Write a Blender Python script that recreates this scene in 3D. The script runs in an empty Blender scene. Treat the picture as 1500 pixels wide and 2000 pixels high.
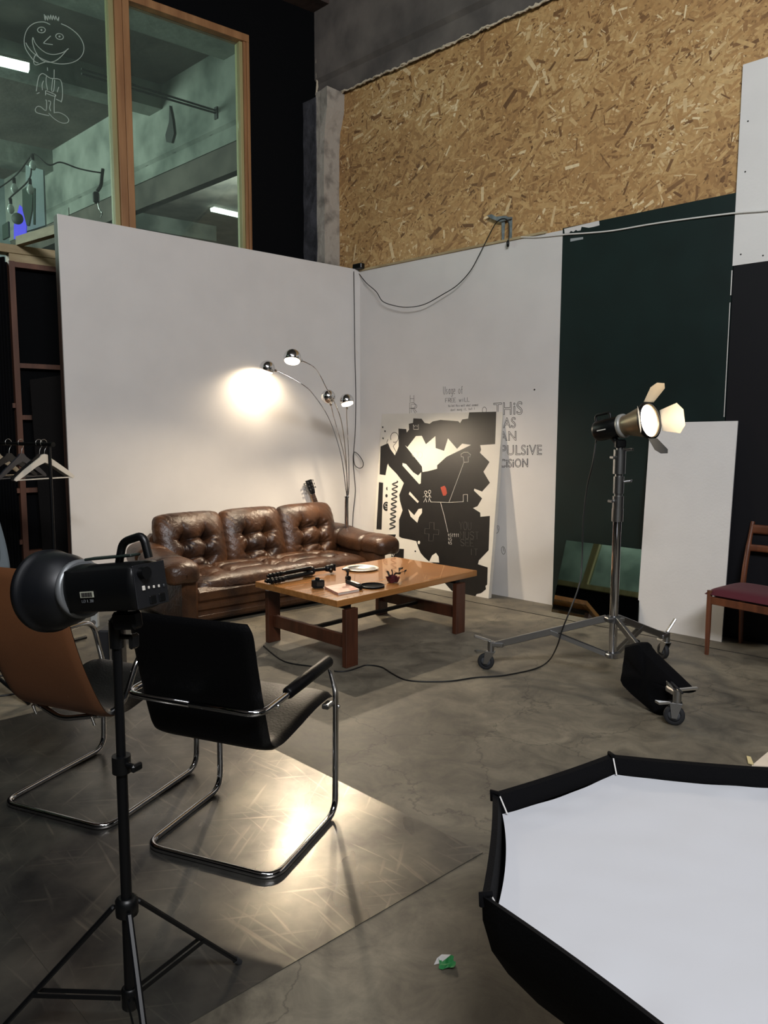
import bpy, bmesh, math, random
from mathutils import Vector as V, Matrix, noise as mnoise
random.seed(7)
PI = math.pi
SC = bpy.context.scene
COL = SC.collection
# ------------------------------------------------------------------ camera
FPX, H0 = 1450.0, 1.5
PITCH, ROLL = math.atan(160/1450), .0027
_f = V((0, math.cos(PITCH), -math.sin(PITCH))); _u = V((0, math.sin(PITCH), math.cos(PITCH))); _r = V((1, 0, 0))
CR = _r*math.cos(ROLL) + _u*math.sin(ROLL); CU = _u*math.cos(ROLL) - _r*math.sin(ROLL)
cd = bpy.data.cameras.new('camera'); cam = bpy.data.objects.new('camera', cd); COL.objects.link(cam)
cd.sensor_fit = 'VERTICAL'; cd.sensor_height = 36; cd.lens = FPX/2000*36; cd.clip_start = .05; cd.clip_end = 200
cam.matrix_world = Matrix(((CR.x, CU.x, -_f.x, 0), (CR.y, CU.y, -_f.y, 0), (CR.z, CU.z, -_f.z, H0), (0, 0, 0, 1)))
SC.camera = cam
# ------------------------------------------------------------------ world, lights, exposure
w = bpy.data.worlds.new('world'); SC.world = w; w.use_nodes = True
w.node_tree.nodes['Background'].inputs[0].default_value = (.62, .68, .72, 1)
w.node_tree.nodes['Background'].inputs[1].default_value = .035
vs = SC.view_settings; vs.view_transform = 'Standard'; vs.look = 'None'; vs.gamma = 1; vs.use_curve_mapping = False; vs.exposure = 0.0
def area(name, loc, aim, sx, sy, power, col):
    d = bpy.data.lights.new(name, 'AREA'); d.shape = 'RECTANGLE'; d.size = sx; d.size_y = sy; d.energy = power; d.color = col
    o = bpy.data.objects.new(name, d); COL.objects.link(o); o.location = loc
    o.rotation_euler = (V(aim)-V(loc)).to_track_quat('-Z', 'Y').to_euler(); return o
# the studio's own ceiling tubes, above and behind the photographer
area('ceiling_tubes', (-.6, .4, 5.75), (1.0, 2.6, 0), 4.0, .5, 46, (.93, .95, 1))
area('ceiling_tubes', (1.2, -2.0, 5.2), (1.4, 5.5, 2.4), 3.0, .6, 410, (.96, .97, 1))
# unseen fill added beside the tubes of the next bay, behind the glazed wall
area('bay_fill', (-9.3, 8.4, 5.0), (-3.5, 10.6, 5.2), 2.5, 1.5, 420, (.84, 1, .92))
area('bay_fill', (-2.4, 13.6, 5.0), (-2.8, 13.4, 6.15), 2.6, .5, 120, (.88, 1, .95))
# ------------------------------------------------------------------ frames of the room
UP = V((0, 0, 1))
class Pl:
    def __init__(s, o, u, n, w=None):
        s.o = V(o); s.u = V(u).normalized(); s.n = V(n).normalized() if n else V((-s.u.y, s.u.x, 0)); s.w = V(w).normalized() if w else UP
    def __call__(s, a, z, d=0): return s.o + s.u*a + s.w*z + s.n*d
    def px(s, x, y, d=0):               # (a, z) of the point of the plane seen at photograph pixel x, y
        r = _f + CR*((x-750)/FPX) - CU*((y-1000)/FPX); c = V((0, 0, H0))
        p = c + r*(((s.o + s.n*d - c).dot(s.n))/r.dot(s.n)); q = p - s.o
        return (q.dot(s.u), q.dot(s.w))
CN = V((-.2415, 7.918, 0))
R_ = Pl(CN, (.728, -.686, 0), None); R_.n = -R_.n if R_.n.y > 0 else R_.n
L_ = Pl(CN, (-.7507, -.6607, 0), None)
W_ = Pl(CN - R_.u*.62, (-.7934, -.6088, 0), None)
FL = Pl((0, 0, 0), (1, 0, 0), (0, 0, 1), (0, 1, 0))
def fl(x, y): return FL.px(x, y)
# ------------------------------------------------------------------ materials
def lin(c): return c/12.92 if c <= .04045 else ((c+.055)/1.055)**2.4
def hx(h): return tuple(lin(int(h[i:i+2], 16)/255) for i in (0, 2, 4)) + (1,)
MATS = {}
def mat(name, col, rough=.5, metal=0, noise=0, nscale=8, col2=None, bump=0, bscale=40, emit=None, estr=0, stretch=None, spec=.5, coat=0, sheen=0, detail=6, thr=(.35, .65)):
    if name in MATS: return MATS[name]
    m = bpy.data.materials.new(name); m.use_nodes = True; nt = m.node_tree; b = nt.nodes['Principled BSDF']; N = nt.nodes.new; K = nt.links.new
    c = hx(col) if isinstance(col, str) else tuple(col)+(1,)
    b.inputs['Base Color'].default_value = c; b.inputs['Roughness'].default_value = rough; b.inputs['Metallic'].default_value = metal
    b.inputs['Specular IOR Level'].default_value = spec; b.inputs['Coat Weight'].default_value = coat; b.inputs['Sheen Weight'].default_value = sheen
    tc = N('ShaderNodeTexCoord'); mp = N('ShaderNodeMapping'); K(tc.outputs['Object'], mp.inputs[0])
    if stretch: mp.inputs['Scale'].default_value = stretch
    if col2 or noise:
        n1 = N('ShaderNodeTexNoise'); n1.inputs['Scale'].default_value = nscale; n1.inputs['Detail'].default_value = detail; K(mp.outputs[0], n1.inputs['Vector'])
        r = N('ShaderNodeMapRange'); r.inputs[1].default_value, r.inputs[2].default_value = thr; K(n1.outputs['Fac'], r.inputs[0])
        mx = N('ShaderNodeMix'); mx.data_type = 'RGBA'; K(r.outputs[0], mx.inputs['Factor'])
        c2 = hx(col2) if col2 else tuple(v*(1-noise) for v in c[:3])+(1,)
        mx.inputs['A'].default_value = c; mx.inputs['B'].default_value = c2; K(mx.outputs['Result'], b.inputs['Base Color'])
    if bump:
        n2 = N('ShaderNodeTexNoise'); n2.inputs['Scale'].default_value = bscale; n2.inputs['Detail'].default_value = 5; K(mp.outputs[0], n2.inputs['Vector'])
        bp = N('ShaderNodeBump'); bp.inputs['Strength'].default_value = bump; bp.inputs['Distance'].default_value = .01; K(n2.outputs['Fac'], bp.inputs['Height']); K(bp.outputs[0], b.inputs['Normal'])
    if emit: b.inputs['Emission Color'].default_value = hx(emit); b.inputs['Emission Strength'].default_value = estr
    MATS[name] = m; return m
def node_mat(name):
    m = bpy.data.materials.new(name); m.use_nodes = True; MATS[name] = m
    return m, m.node_tree, m.node_tree.nodes['Principled BSDF']
white = mat('white_paint', 'd6d2cd', .55, bump=.05, bscale=25, noise=.05, nscale=3)
white2 = mat('white_board', 'dcd9d5', .5, bump=.1, bscale=60, noise=.04, nscale=5)
black = mat('black_paint', '0b0b10', .6, spec=.3)
blackL = mat('matt_black_wall', '030406', .9, bump=.2, bscale=30, spec=.15)
green = mat('green_paint', '10211f', .42, noise=.25, nscale=4, bump=.06, bscale=20)
pine = mat('pine_timber', 'a87b50', .55, col2='8a5f3a', nscale=10, stretch=(1, 1, .12), bump=.1, bscale=60)
pineG = mat('pale_timber', 'b5a47e', .6, col2='94805c', nscale=9, stretch=(.3, .3, 1), bump=.1, bscale=60)
darkwood = mat('dark_timber', '4e3629', .65, col2='372620', nscale=10, stretch=(1, 1, .15))
conc = mat('old_concrete', '6f6861', .9, col2='4f4a46', nscale=2.2, bump=.5, bscale=14)
concW = mat('whitewashed_concrete', 'aaa296', .9, col2='6a645c', nscale=5, bump=1.0, bscale=18, thr=(.5, .68))
concB = mat('bay_concrete', 'a0a49c', .9, col2='656c66', nscale=1.7, bump=.9, bscale=9, detail=9, thr=(.38, .66))
foam = mat('filler_foam', 'cdbfa6', .8, bump=.8, bscale=60)
chrome = mat('chrome', 'd2d2d4', .07, 1)
steel = mat('brushed_steel', 'bdbdbb', .28, 1, bump=.03, bscale=80)
castm = mat('cast_alloy', '9c9d9e', .33, 1)
blk = mat('black_plastic', '060708', .38, spec=.35)
blkm = mat('black_metal', '07080a', .42, .1, spec=.3)
rubber = mat('rubber', '1c1d20', .7)
rubberG = mat('grey_rubber', '4a4c50', .6)
leatherB = mat('black_leather', '050506', .42, bump=.12, bscale=120, spec=.16)
fabricB = mat('black_fabric', '040406', .9, bump=.2, bscale=200, spec=.15)
tan = mat('tan_shell', '6a4226', .55, bump=.06, bscale=150, noise=.12, nscale=5)
teak = mat('teak_veneer', 'a8733f', .24, col2='91602f', nscale=5, stretch=(.35, 5, 5), coat=.35, bump=.02, bscale=30)
teakD = mat('dark_teak', '4f2a19', .4, col2='3b1d0f', nscale=6, stretch=(4, 4, .4), coat=.1)
oak = mat('chair_wood', '6a3d25', .45, col2='4e2a18', nscale=8, stretch=(3, 3, .5))
burg = mat('burgundy_wool', '4a0a1c', .9, sheen=.05, bump=.2, bscale=200)
gwhite = mat('fabric_white', 'c3c5ca', .7, bump=.05, bscale=30)
gwhite.node_tree.nodes['Principled BSDF'].inputs['Specular IOR Level'].default_value = .2
chalk = mat('chalk', 'b9c4ba', .9)
ink = mat('ink', '2a2825', .7)
inkW = mat('white_ink', 'c9c4ba', .7)
inkG = mat('grey_ink', '55514d', .7)
ply = mat('painted_black', '0d0b0a', .5, col2='151210', nscale=9, bump=.05, bscale=30)
red_ = mat('red_blot', '9a3b28', .7)
bulb_warm = mat('warm_bulb', 'fff0d8', .5, emit='ffe6c0', estr=9)
tube_em = mat('lit_tube', 'ffffff', .5, emit='e6fff4', estr=7)
spot_em = mat('lit_lens', 'ffffff', .5, emit='fff1dc', estr=22)
# sofa leather
def leather():
    m, nt, b = node_mat('brown_leather'); N = nt.nodes.new; K = nt.links.new
    tc = N('ShaderNodeTexCoord'); n = N('ShaderNodeTexNoise'); n.inputs['Scale'].default_value = 5; n.inputs['Detail'].default_value = 7; K(tc.outputs['Object'], n.inputs['Vector'])
    cr = N('ShaderNodeValToRGB'); e = cr.color_ramp.elements; e[0].position = .3; e[0].color = hx('1f130e'); e[1].position = .72; e[1].color = hx('53351f'); K(n.outputs['Fac'], cr.inputs[0]); K(cr.outputs[0], b.inputs['Base Color'])
    b.inputs['Roughness'].default_value = .36
    v = N('ShaderNodeTexVoronoi'); v.inputs['Scale'].default_value = 160; K(tc.outputs['Object'], v.inputs['Vector'])
    n2 = N('ShaderNodeTexNoise'); n2.inputs['Scale'].default_value = 22; n2.inputs['Detail'].default_value = 4; n2.inputs['Distortion'].default_value = 1.5; K(tc.outputs['Object'], n2.inputs['Vector'])
    b1 = N('ShaderNodeBump'); b1.inputs['Strength'].default_value = .12; b1.inputs['Distance'].default_value = .003; K(v.outputs['Distance'], b1.inputs['Height'])
    b2 = N('ShaderNodeBump'); b2.inputs['Strength'].default_value = .35; b2.inputs['Distance'].default_value = .012; K(n2.outputs['Fac'], b2.inputs['Height']); K(b1.outputs[0], b2.inputs['Normal']); K(b2.outputs[0], b.inputs['Normal'])
    return m
leather_ = leather()
def floor_mat():
    m, nt, b = node_mat('concrete_floor'); N = nt.nodes.new; K = nt.links.new
    tc = N('ShaderNodeTexCoord')
    def ns(sc, det=8, dist=0, rough=.6):
        n = N('ShaderNodeTexNoise'); n.inputs['Scale'].default_value = sc; n.inputs['Detail'].default_value = det; n.inputs['Distortion'].default_value = dist; n.inputs['Roughness'].default_value = rough; K(tc.outputs['Object'], n.inputs['Vector']); return n
    a = ns(1.1, 8, .6); c = ns(5, 9, .8, .7); d = ns(2.3, 5, .3)
    cr = N('ShaderNodeValToRGB'); e = cr.color_ramp.elements; e[0].position = .3; e[0].color = hx('4a463e'); e[1].position = .68; e[1].color = hx('837c6c'); K(a.outputs['Fac'], cr.inputs[0])
    cr2 = N('ShaderNodeValToRGB'); e = cr2.color_ramp.elements; e[0].position = .34; e[0].color = (.36, .35, .35, 1); e[1].position = .62; e[1].color = (1.08, 1.06, 1.02, 1); K(c.outputs['Fac'], cr2.inputs[0])
    mx = N('ShaderNodeMix'); mx.data_type = 'RGBA'; mx.blend_type = 'MULTIPLY'; mx.inputs['Factor'].default_value = .8; K(cr.outputs[0], mx.inputs['A']); K(cr2.outputs[0], mx.inputs['B'])
    # dark oily spots
    r = N('ShaderNodeMapRange'); r.inputs[1].default_value = .62; r.inputs[2].default_value = .72; r.inputs[3].default_value = 1; r.inputs[4].default_value = .5; K(d.outputs['Fac'], r.inputs[0])
    mx2 = N('ShaderNodeMix'); mx2.data_type = 'RGBA'; mx2.blend_type = 'MULTIPLY'; mx2.inputs['Factor'].default_value = 1; K(mx.outputs['Result'], mx2.inputs['A']); K(r.outputs[0], mx2.inputs['B'])
    # hair cracks
    v = N('ShaderNodeTexVoronoi'); v.feature = 'DISTANCE_TO_EDGE'; v.inputs['Scale'].default_value = .9
    vm = N('ShaderNodeVectorMath'); vm.operation = 'ADD'; dn = ns(3, 6); sc = N('ShaderNodeVectorMath'); sc.operation = 'SCALE'; sc.inputs['Scale'].default_value = .35; K(dn.outputs['Color'], sc.inputs[0]); K(tc.outputs['Object'], vm.inputs[0]); K(sc.outputs[0], vm.inputs[1]); K(vm.outputs[0], v.inputs['Vector'])
    cm = N('ShaderNodeMapRange'); cm.inputs[1].default_value = 0; cm.inputs[2].default_value = .005; cm.inputs[3].default_value = .55; cm.inputs[4].default_value = 1; K(v.outputs['Distance'], cm.inputs[0])
    mx3 = N('ShaderNodeMix'); mx3.data_type = 'RGBA'; mx3.blend_type = 'MULTIPLY'; mx3.inputs['Factor'].default_value = 1; K(mx2.outputs['Result'], mx3.inputs['A']); K(cm.outputs[0], mx3.inputs['B']); K(mx3.outputs['Result'], b.inputs['Base Color'])
    rr = N('ShaderNodeMapRange'); rr.inputs[3].default_value = .42; rr.inputs[4].default_value = .7; K(c.outputs['Fac'], rr.inputs[0]); K(rr.outputs[0], b.inputs['Roughness'])
    bp = N('ShaderNodeBump'); bp.inputs['Strength'].default_value = .25; bp.inputs['Distance'].default_value = .012; K(c.outputs['Fac'], bp.inputs['Height']); K(bp.outputs[0], b.inputs['Normal'])
    return m
def plate_mat():
    m, nt, b = node_mat('worn_sheet_metal'); N = nt.nodes.new; K = nt.links.new
    tc = N('ShaderNodeTexCoord'); b.inputs['Metallic'].default_value = .85
    n = N('ShaderNodeTexNoise'); n.inputs['Scale'].default_value = 3.5; n.inputs['Detail'].default_value = 6; n.inputs['Roughness'].default_value = .55; K(tc.outputs['Object'], n.inputs['Vector'])
    cr = N('ShaderNodeValToRGB'); e = cr.color_ramp.elements; e[0].position = .32; e[0].color = hx('504f4e'); e[1].position = .68; e[1].color = hx('848179'); K(n.outputs['Fac'], cr.inputs[0])
    # scratches: stretched noises in a few directions
    tot = None
    for ang, sc in ((.2, 38), (1.4, 47), (-.9, 41), (2.5, 52)):
        m0 = N('ShaderNodeMapping'); m0.inputs['Rotation'].default_value = (0, 0, ang); K(tc.outputs['Object'], m0.inputs[0]); mp = N('ShaderNodeMapping'); mp.inputs['Scale'].default_value = (1, .06, 1); K(m0.outputs[0], mp.inputs[0])
        q = N('ShaderNodeTexNoise'); q.inputs['Scale'].default_value = sc; q.inputs['Detail'].default_value = 2; K(mp.outputs[0], q.inputs['Vector'])
        r = N('ShaderNodeMapRange'); r.inputs[1].default_value = .64; r.inputs[2].default_value = .78; K(q.outputs['Fac'], r.inputs[0])
        if tot is None: tot = r.outputs[0]
        else:
            a = N('ShaderNodeMath'); a.operation = 'MAXIMUM'; K(tot, a.inputs[0]); K(r.outputs[0], a.inputs[1]); tot = a.outputs[0]
    mx = N('ShaderNodeMix'); mx.data_type = 'RGBA'; mx.inputs['B'].default_value = hx('c0b8a8'); K(cr.outputs[0], mx.inputs['A'])
    h = N('ShaderNodeMath'); h.operation = 'MULTIPLY'; h.inputs[1].default_value = .3; K(tot, h.inputs[0]); K(h.outputs[0], mx.inputs['Factor']); K(mx.outputs['Result'], b.inputs['Base Color'])
    mp = N('ShaderNodeMapping'); mp.inputs['Rotation'].default_value = (0, 0, .8); mp.inputs['Scale'].default_value = (1, .35, 1); K(tc.outputs['Object'], mp.inputs[0])
    n4 = N('ShaderNodeTexNoise'); n4.inputs['Scale'].default_value = 5; n4.inputs['Detail'].default_value = 3; K(mp.outputs[0], n4.inputs['Vector'])
    rr = N('ShaderNodeMapRange'); rr.inputs[1].default_value = .3; rr.inputs[2].default_value = .7; rr.inputs[3].default_value = .24; rr.inputs[4].default_value = .38; K(n4.outputs['Fac'], rr.inputs[0]); K(rr.outputs[0], b.inputs['Roughness'])
    return m
def glass_mat():
    m, nt, b = node_mat('green_glass'); N = nt.nodes.new; K = nt.links.new
    t = N('ShaderNodeBsdfTransparent'); t.inputs[0].default_value = (.77, .83, .79, 1); g = N('ShaderNodeBsdfGlossy'); g.inputs['Roughness'].default_value = .03; g.inputs[0].default_value = (.9, 1, .95, 1)
    f = N('ShaderNodeFresnel'); f.inputs[0].default_value = 1.45; x = N('ShaderNodeMixShader'); K(f.outputs[0], x.inputs[0]); K(t.outputs[0], x.inputs[1]); K(g.outputs[0], x.inputs[2])
    d = N('ShaderNodeBsdfDiffuse'); d.inputs[0].default_value = (.6, .72, .66, 1); x2 = N('ShaderNodeMixShader'); x2.inputs[0].default_value = .035; K(x.outputs[0], x2.inputs[1]); K(d.outputs[0], x2.inputs[2])
    K(x2.outputs[0], nt.nodes['Material Output'].inputs[0]); return m
def osb_mat(name, attr):
    m, nt, b = node_mat(name); N = nt.nodes.new; K = nt.links.new
    tc = N('ShaderNodeTexCoord'); n = N('ShaderNodeTexNoise'); n.inputs['Scale'].default_value = 35; n.inputs['Detail'].default_value = 5; K(tc.outputs['Object'], n.inputs['Vector'])
    cr = N('ShaderNodeMapRange'); cr.inputs[3].default_value = .7; cr.inputs[4].default_value = 1.2; K(n.outputs['Fac'], cr.inputs[0])
    mx = N('ShaderNodeMix'); mx.data_type = 'RGBA'; mx.blend_type = 'MULTIPLY'; mx.inputs['Factor'].default_value = 1; K(cr.outputs[0], mx.inputs['B']); K(mx.outputs['Result'], b.inputs['Base Color'])
    if attr:
        a = N('ShaderNodeAttribute'); a.attribute_name = 'tone'; r = N('ShaderNodeValToRGB'); K(a.outputs['Fac'], r.inputs[0]); e = r.color_ramp.elements
        e[0].position = 0; e[0].color = hx('6e4e30'); e[1].position = 1; e[1].color = hx('ecd6aa')
        for p, c in ((.15, '926c44'), (.45, 'b48c59'), (.75, 'cba872')): q = e.new(p); q.color = hx(c)
        K(r.outputs[0], mx.inputs['A'])
    else: mx.inputs['A'].default_value = hx('957047')
    b.inputs['Roughness'].default_value = .55
    return m
floorM, plateM, glassM, osbM, osbF = floor_mat(), plate_mat(), glass_mat(), osb_mat('strand_board', 0), osb_mat('wood_strand', 1)
mirrorM = mat('mirror', 'c8d2cc', .02, 1)
# ------------------------------------------------------------------ mesh builder
class MB:
    def __init__(s): s.v = []; s.f = []; s.sm = []
    def add(s, vs, fs, smooth=False):
        k = len(s.v); s.v += [V(p) for p in vs]
        for f in fs: s.f.append(tuple(i+k for i in f)); s.sm.append(smooth)
        return s
    def box(s, c, sz, M=None, bev=0):
        x, y, z = sz[0]/2, sz[1]/2, sz[2]/2; c = V(c); M = M or Matrix.Identity(3)
        if bev <= 0:
            p = [c + M @ V((i*x, j*y, k*z)) for k in (-1, 1) for i, j in ((-1, -1), (1, -1), (1, 1), (-1, 1))]
            return s.add(p, [(3, 2, 1, 0), (4, 5, 6, 7), (0, 1, 5, 4), (1, 2, 6, 5), (2, 3, 7, 6), (3, 0, 4, 7)])
        b = min(bev, x*.9, y*.9, z*.9); P = []
        for sg in ((-1, -1, -1), (1, -1, -1), (1, 1, -1), (-1, 1, -1), (-1, -1, 1), (1, -1, 1), (1, 1, 1), (-1, 1, 1)):
            for a in range(3):
                q = [sg[0]*x, sg[1]*y, sg[2]*z]
                for t in range(3):
                    if t != a: q[t] -= sg[t]*b
                P.append(c + M @ V(q))
        bm = bmesh.new(); vv = [bm.verts.new(p) for p in P]; r = bmesh.ops.convex_hull(bm, input=vv); bmesh.ops.dissolve_limit(bm, angle_limit=.02, verts=bm.verts[:], edges=bm.edges[:])
        bm.verts.index_update(); s.add([v.co.copy() for v in bm.verts], [tuple(v.index for v in f.verts) for f in bm.faces]); bm.free(); return s
    def pbox(s, P, a0, a1, z0, z1, d0, d1):     # box in a Pl frame
        p = [P(a, z, d) for z in (z0, z1) for a, d in ((a0, d0), (a1, d0), (a1, d1), (a0, d1))]
        return s.add(p, [(3, 2, 1, 0), (4, 5, 6, 7), (0, 1, 5, 4), (1, 2, 6, 5), (2, 3, 7, 6), (3, 0, 4, 7)])
    def prism(s, pts, t, top=None):             # pts: list of 3D points, t: extrusion vector
        n = len(pts); t = V(t); bm = bmesh.new(); a = [bm.verts.new(p) for p in pts]; bm.faces.new(a); b = [bm.verts.new(V(p)+t) for p in pts]; bm.faces.new(b[::-1])
        for i in range(n): bm.faces.new((a[i], b[i], b[(i+1) % n], a[(i+1) % n]))
        bmesh.ops.recalc_face_normals(bm, faces=bm.faces[:]); bmesh.ops.triangulate(bm, faces=[f for f in bm.faces if len(f.verts) > 4], ngon_method='EAR_CLIP')
        bm.verts.index_update(); s.add([v.co.copy() for v in bm.verts], [tuple(v.index for v in f.verts) for f in bm.faces]); bm.free(); return s
    def tube(s, pts, r, n=10, cap=True, closed=False):
        pts = [V(p) for p in pts]; m = len(pts); rs = r if isinstance(r, (list, tuple)) else [r]*m
        T = []
        for i in range(m):
            if closed: t = pts[(i+1) % m]-pts[i-1]
            else: t = (pts[min(i+1, m-1)]-pts[max(i-1, 0)])
            T.append(t.normalized() if t.length > 1e-9 else V((0, 0, 1)))
        a = T[0].orthogonal().normalized(); vs = []; prev = T[0]
        for i in range(m):
            q = prev.rotation_difference(T[i]); a = (q @ a); a = (a - T[i]*a.dot(T[i])).normalized(); prev = T[i]; b = T[i].cross(a)
            for k in range(n): an = 2*PI*k/n; vs.append(pts[i] + (a*math.cos(an)+b*math.sin(an))*rs[i])
        fs = []
        for i in range(m if closed else m-1):
            j = (i+1) % m
            for k in range(n): fs.append((i*n+k, i*n+(k+1) % n, j*n+(k+1) % n, j*n+k))
        s.add(vs, fs, True)
        if cap and not closed: s.add(vs[:n], [tuple(range(n))[::-1]]); s.add(vs[-n:], [tuple(range(n))])
        return s
    def lathe(s, prof, o=(0, 0, 0), ax=(0, 0, 1), n=24, smooth=True, caps=True):   # prof: (r, h)
        ax = V(ax).normalized(); a = ax.orthogonal().normalized(); b = ax.cross(a); o = V(o); vs = []
        for r, h in prof:
            for k in range(n): an = 2*PI*k/n; vs.append(o + ax*h + (a*math.cos(an)+b*math.sin(an))*max(r, 1e-5))
        fs = [(i*n+k, i*n+(k+1) % n, (i+1)*n+(k+1) % n, (i+1)*n+k) for i in range(len(prof)-1) for k in range(n)]
        s.add(vs, fs, smooth)
        if caps:
            if prof[0][0] > 1e-4: s.add(vs[:n], [tuple(range(n))[::-1]])
            if prof[-1][0] > 1e-4: s.add(vs[-n:], [tuple(range(n))])
        return s
    def grid(s, fn, nu, nv, smooth=True, closeu=False):
        vs = [fn(i/(nu if closeu else nu-1), j/(nv-1)) for j in range(nv) for i in range(nu)]
        fs = [(j*nu+i, j*nu+(i+1) % nu, (j+1)*nu+(i+1) % nu, (j+1)*nu+i) for j in range(nv-1) for i in range(nu if closeu else nu-1)]
        return s.add(vs, fs, smooth)
    def build(s, name, m, parent=None, world=False, kind=None, label=None, sub=None, recalc=True, bevel=0):
        bm = bmesh.new(); vv = [bm.verts.new(p) for p in s.v]
        for f, sm in zip(s.f, s.sm):
            try: g = bm.faces.new([vv[i] for i in f]); g.smooth = sm
            except ValueError: pass
        if recalc: bmesh.ops.recalc_face_normals(bm, faces=bm.faces[:])
        me = bpy.data.meshes.new(name); o = bpy.data.objects.new(name, me); COL.objects.link(o)
        par = parent
        if par is not None:
            o.parent = par
            if world: bm.transform(XF[par.name].inverted())
            XF[o.name] = XF[par.name]
        else:
            lo = V([min(v.co[i] for v in bm.verts) for i in range(3)]); hi = V([max(v.co[i] for v in bm.verts) for i in range(3)])
            c = V(((lo.x+hi.x)/2, (lo.y+hi.y)/2, lo.z)); bm.transform(Matrix.Translation(-c)); o.location = c; XF[o.name] = Matrix.Translation(c)
        bm.to_mesh(me); bm.free(); me.materials.append(m)
        if kind: o['kind'] = kind
        if label: o['label'] = label
        if bevel:
            md = o.modifiers.new('bevel', 'BEVEL'); md.width = bevel; md.segments = 2; md.limit_method = 'ANGLE'; md.angle_limit = .7
        return o
XF = {}
def root(name, loc=(0, 0, 0), rz=0, label=None, cat=None, group=None, kind=None, M=None):
    o = bpy.data.objects.new(name, None); COL.objects.link(o); o.empty_display_size = .1
    m = M if M is not None else Matrix.Translation(V(loc)) @ Matrix.Rotation(rz, 4, 'Z')
    o.matrix_world = m; XF[o.name] = m
    tag(o, label, cat, group, kind); return o
def tag(o, label=None, cat=None, group=None, kind=None):
    if label: o['label'] = label
    if cat: o['category'] = cat
    if group: o['group'] = group
    if kind: o['kind'] = kind
    return o
def arc_path(pts, rad, seg=6):
    pts = [V(p) for p in pts]; out = [pts[0]]
    for i in range(1, len(pts)-1):
        a, b, c = pts[i-1], pts[i], pts[i+1]; u = (a-b); v = (c-b); r = rad if not isinstance(rad, (list, tuple)) else rad[i]
        r = min(r, u.length*.48, v.length*.48); p, q = b+u.normalized()*r, b+v.normalized()*r
        for k in range(seg+1): t = k/seg; out.append(p*(1-t)**2 + b*2*t*(1-t) + q*t*t)
    out.append(pts[-1]); return out
def smooth_path(pts, n=8):
    pts = [V(p) for p in pts]; out = []; P = [pts[0]*2-pts[1]] + pts + [pts[-1]*2-pts[-2]]
    for i in range(1, len(P)-2):
        for k in range(n):
            t = k/n; a, b, c, d = P[i-1], P[i], P[i+1], P[i+2]
            out.append(.5*((2*b)+(c-a)*t+(2*a-5*b+4*c-d)*t*t+(3*b-a-3*c+d)*t**3))
    out.append(pts[-1]); return out
def rotz(a): return Matrix.Rotation(a, 3, 'Z')
def basis(x, y, z): return Matrix((x, y, z)).transposed()
# ================================================================== FLOOR, WALLS, CEILING
fl_ = MB(); fl_.box((0, 8, -.1), (26, 30, .2)); floor = fl_.build('floor', floorM, kind='structure')
pts = [(760, 1142), (838, 1159), (913, 1174), (1140, 1217.6), (1318, 1252), (1420, 1272), (1500, 1287)]
g = MB(); P = [V((*fl(*p), 0)) for p in pts]; P.append(P[-1] + (P[-1]-P[0]).normalized()*1.5)
g.tube([p+V((0, 0, .0005)) for p in smooth_path(P, 3)], .0035, 5); g.build('floor_joint', mat('joint_dirt', '1a1714', .9), floor, True, label='dark joint line along the right wall')
HB = 3.13      # top of the painted boards
# --- right wall: strand board above, painted boards below
wr = root('wall_right', R_(0, 0), 0, kind='structure')
s0, s1, zt = -.60, 9.5, 4.95
seams = [-.60, 2.10, 4.55, 7.0, 9.5]
for a, b in zip(seams, seams[1:]):
    m = MB(); m.pbox(R_, a+.001, b-.001, 2.95, 5.0, -.03, 0); m.build('strand_board_panel', osbM, wr, True)
m = MB(); m.pbox(R_, -.6, 9.5, 0, 6.2, -.2, -.031); m.build('backing', conc, wr, True)
# strands: real chips of wood pressed into the board
vs_, fs_, tone = [], [], []
def strand(a, z, L, Wd, an, t, d):
    ca, sa = math.cos(an), math.sin(an); k = len(vs_); j = [random.uniform(-.25, .25) for _ in range(4)]
    q = [(-L/2, -Wd/2*(1+j[0])), (L/2, -Wd/2*(1+j[1])), (L/2*(1+j[2]*.4), Wd/2*(1+j[2])), (-L/2*(1+j[3]*.4), Wd/2*(1+j[3]))]
    for x, y in q: vs_.append(R_(a+x*ca-y*sa, z+x*sa+y*ca, d))
    fs_.append((k, k+1, k+2, k+3)); tone.append(t)
for i in range(30000):
    a = random.uniform(-.45, 4.6); z = random.uniform(HB-.1, 4.94)
    if a > 3.78 and z < 3.9: continue
    big = random.random(); an = random.gauss(.35, .75) if random.random() < .7 else random.uniform(0, PI)
    L = random.uniform(.045, .10) if big < .7 else random.uniform(.09, .17); Wd = L*random.uniform(.07, .28)
    n = mnoise.noise(V((a*1.4, z*1.4, 3)))*.3
    t = random.gauss(.50+n, .15)
    if random.random() < .02: t = random.uniform(.85, 1.0)
    if random.random() < .06: t = random.uniform(0, .15)
    strand(a, z, L, Wd, an, min(1, max(0, t)), .0006+.0022*random.random())
me = bpy.data.meshes.new('wood_strands'); Mi = XF[wr.name].inverted(); me.from_pydata([Mi @ v for v in vs_], [], fs_); me.materials.append(osbF)
at = me.attributes.new('tone', 'FLOAT', 'FACE'); at.data.foreach_set('value', tone)
o = bpy.data.objects.new('wood_strands', me); COL.objects.link(o); o.parent = wr; o['kind'] = 'stuff'
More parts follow.
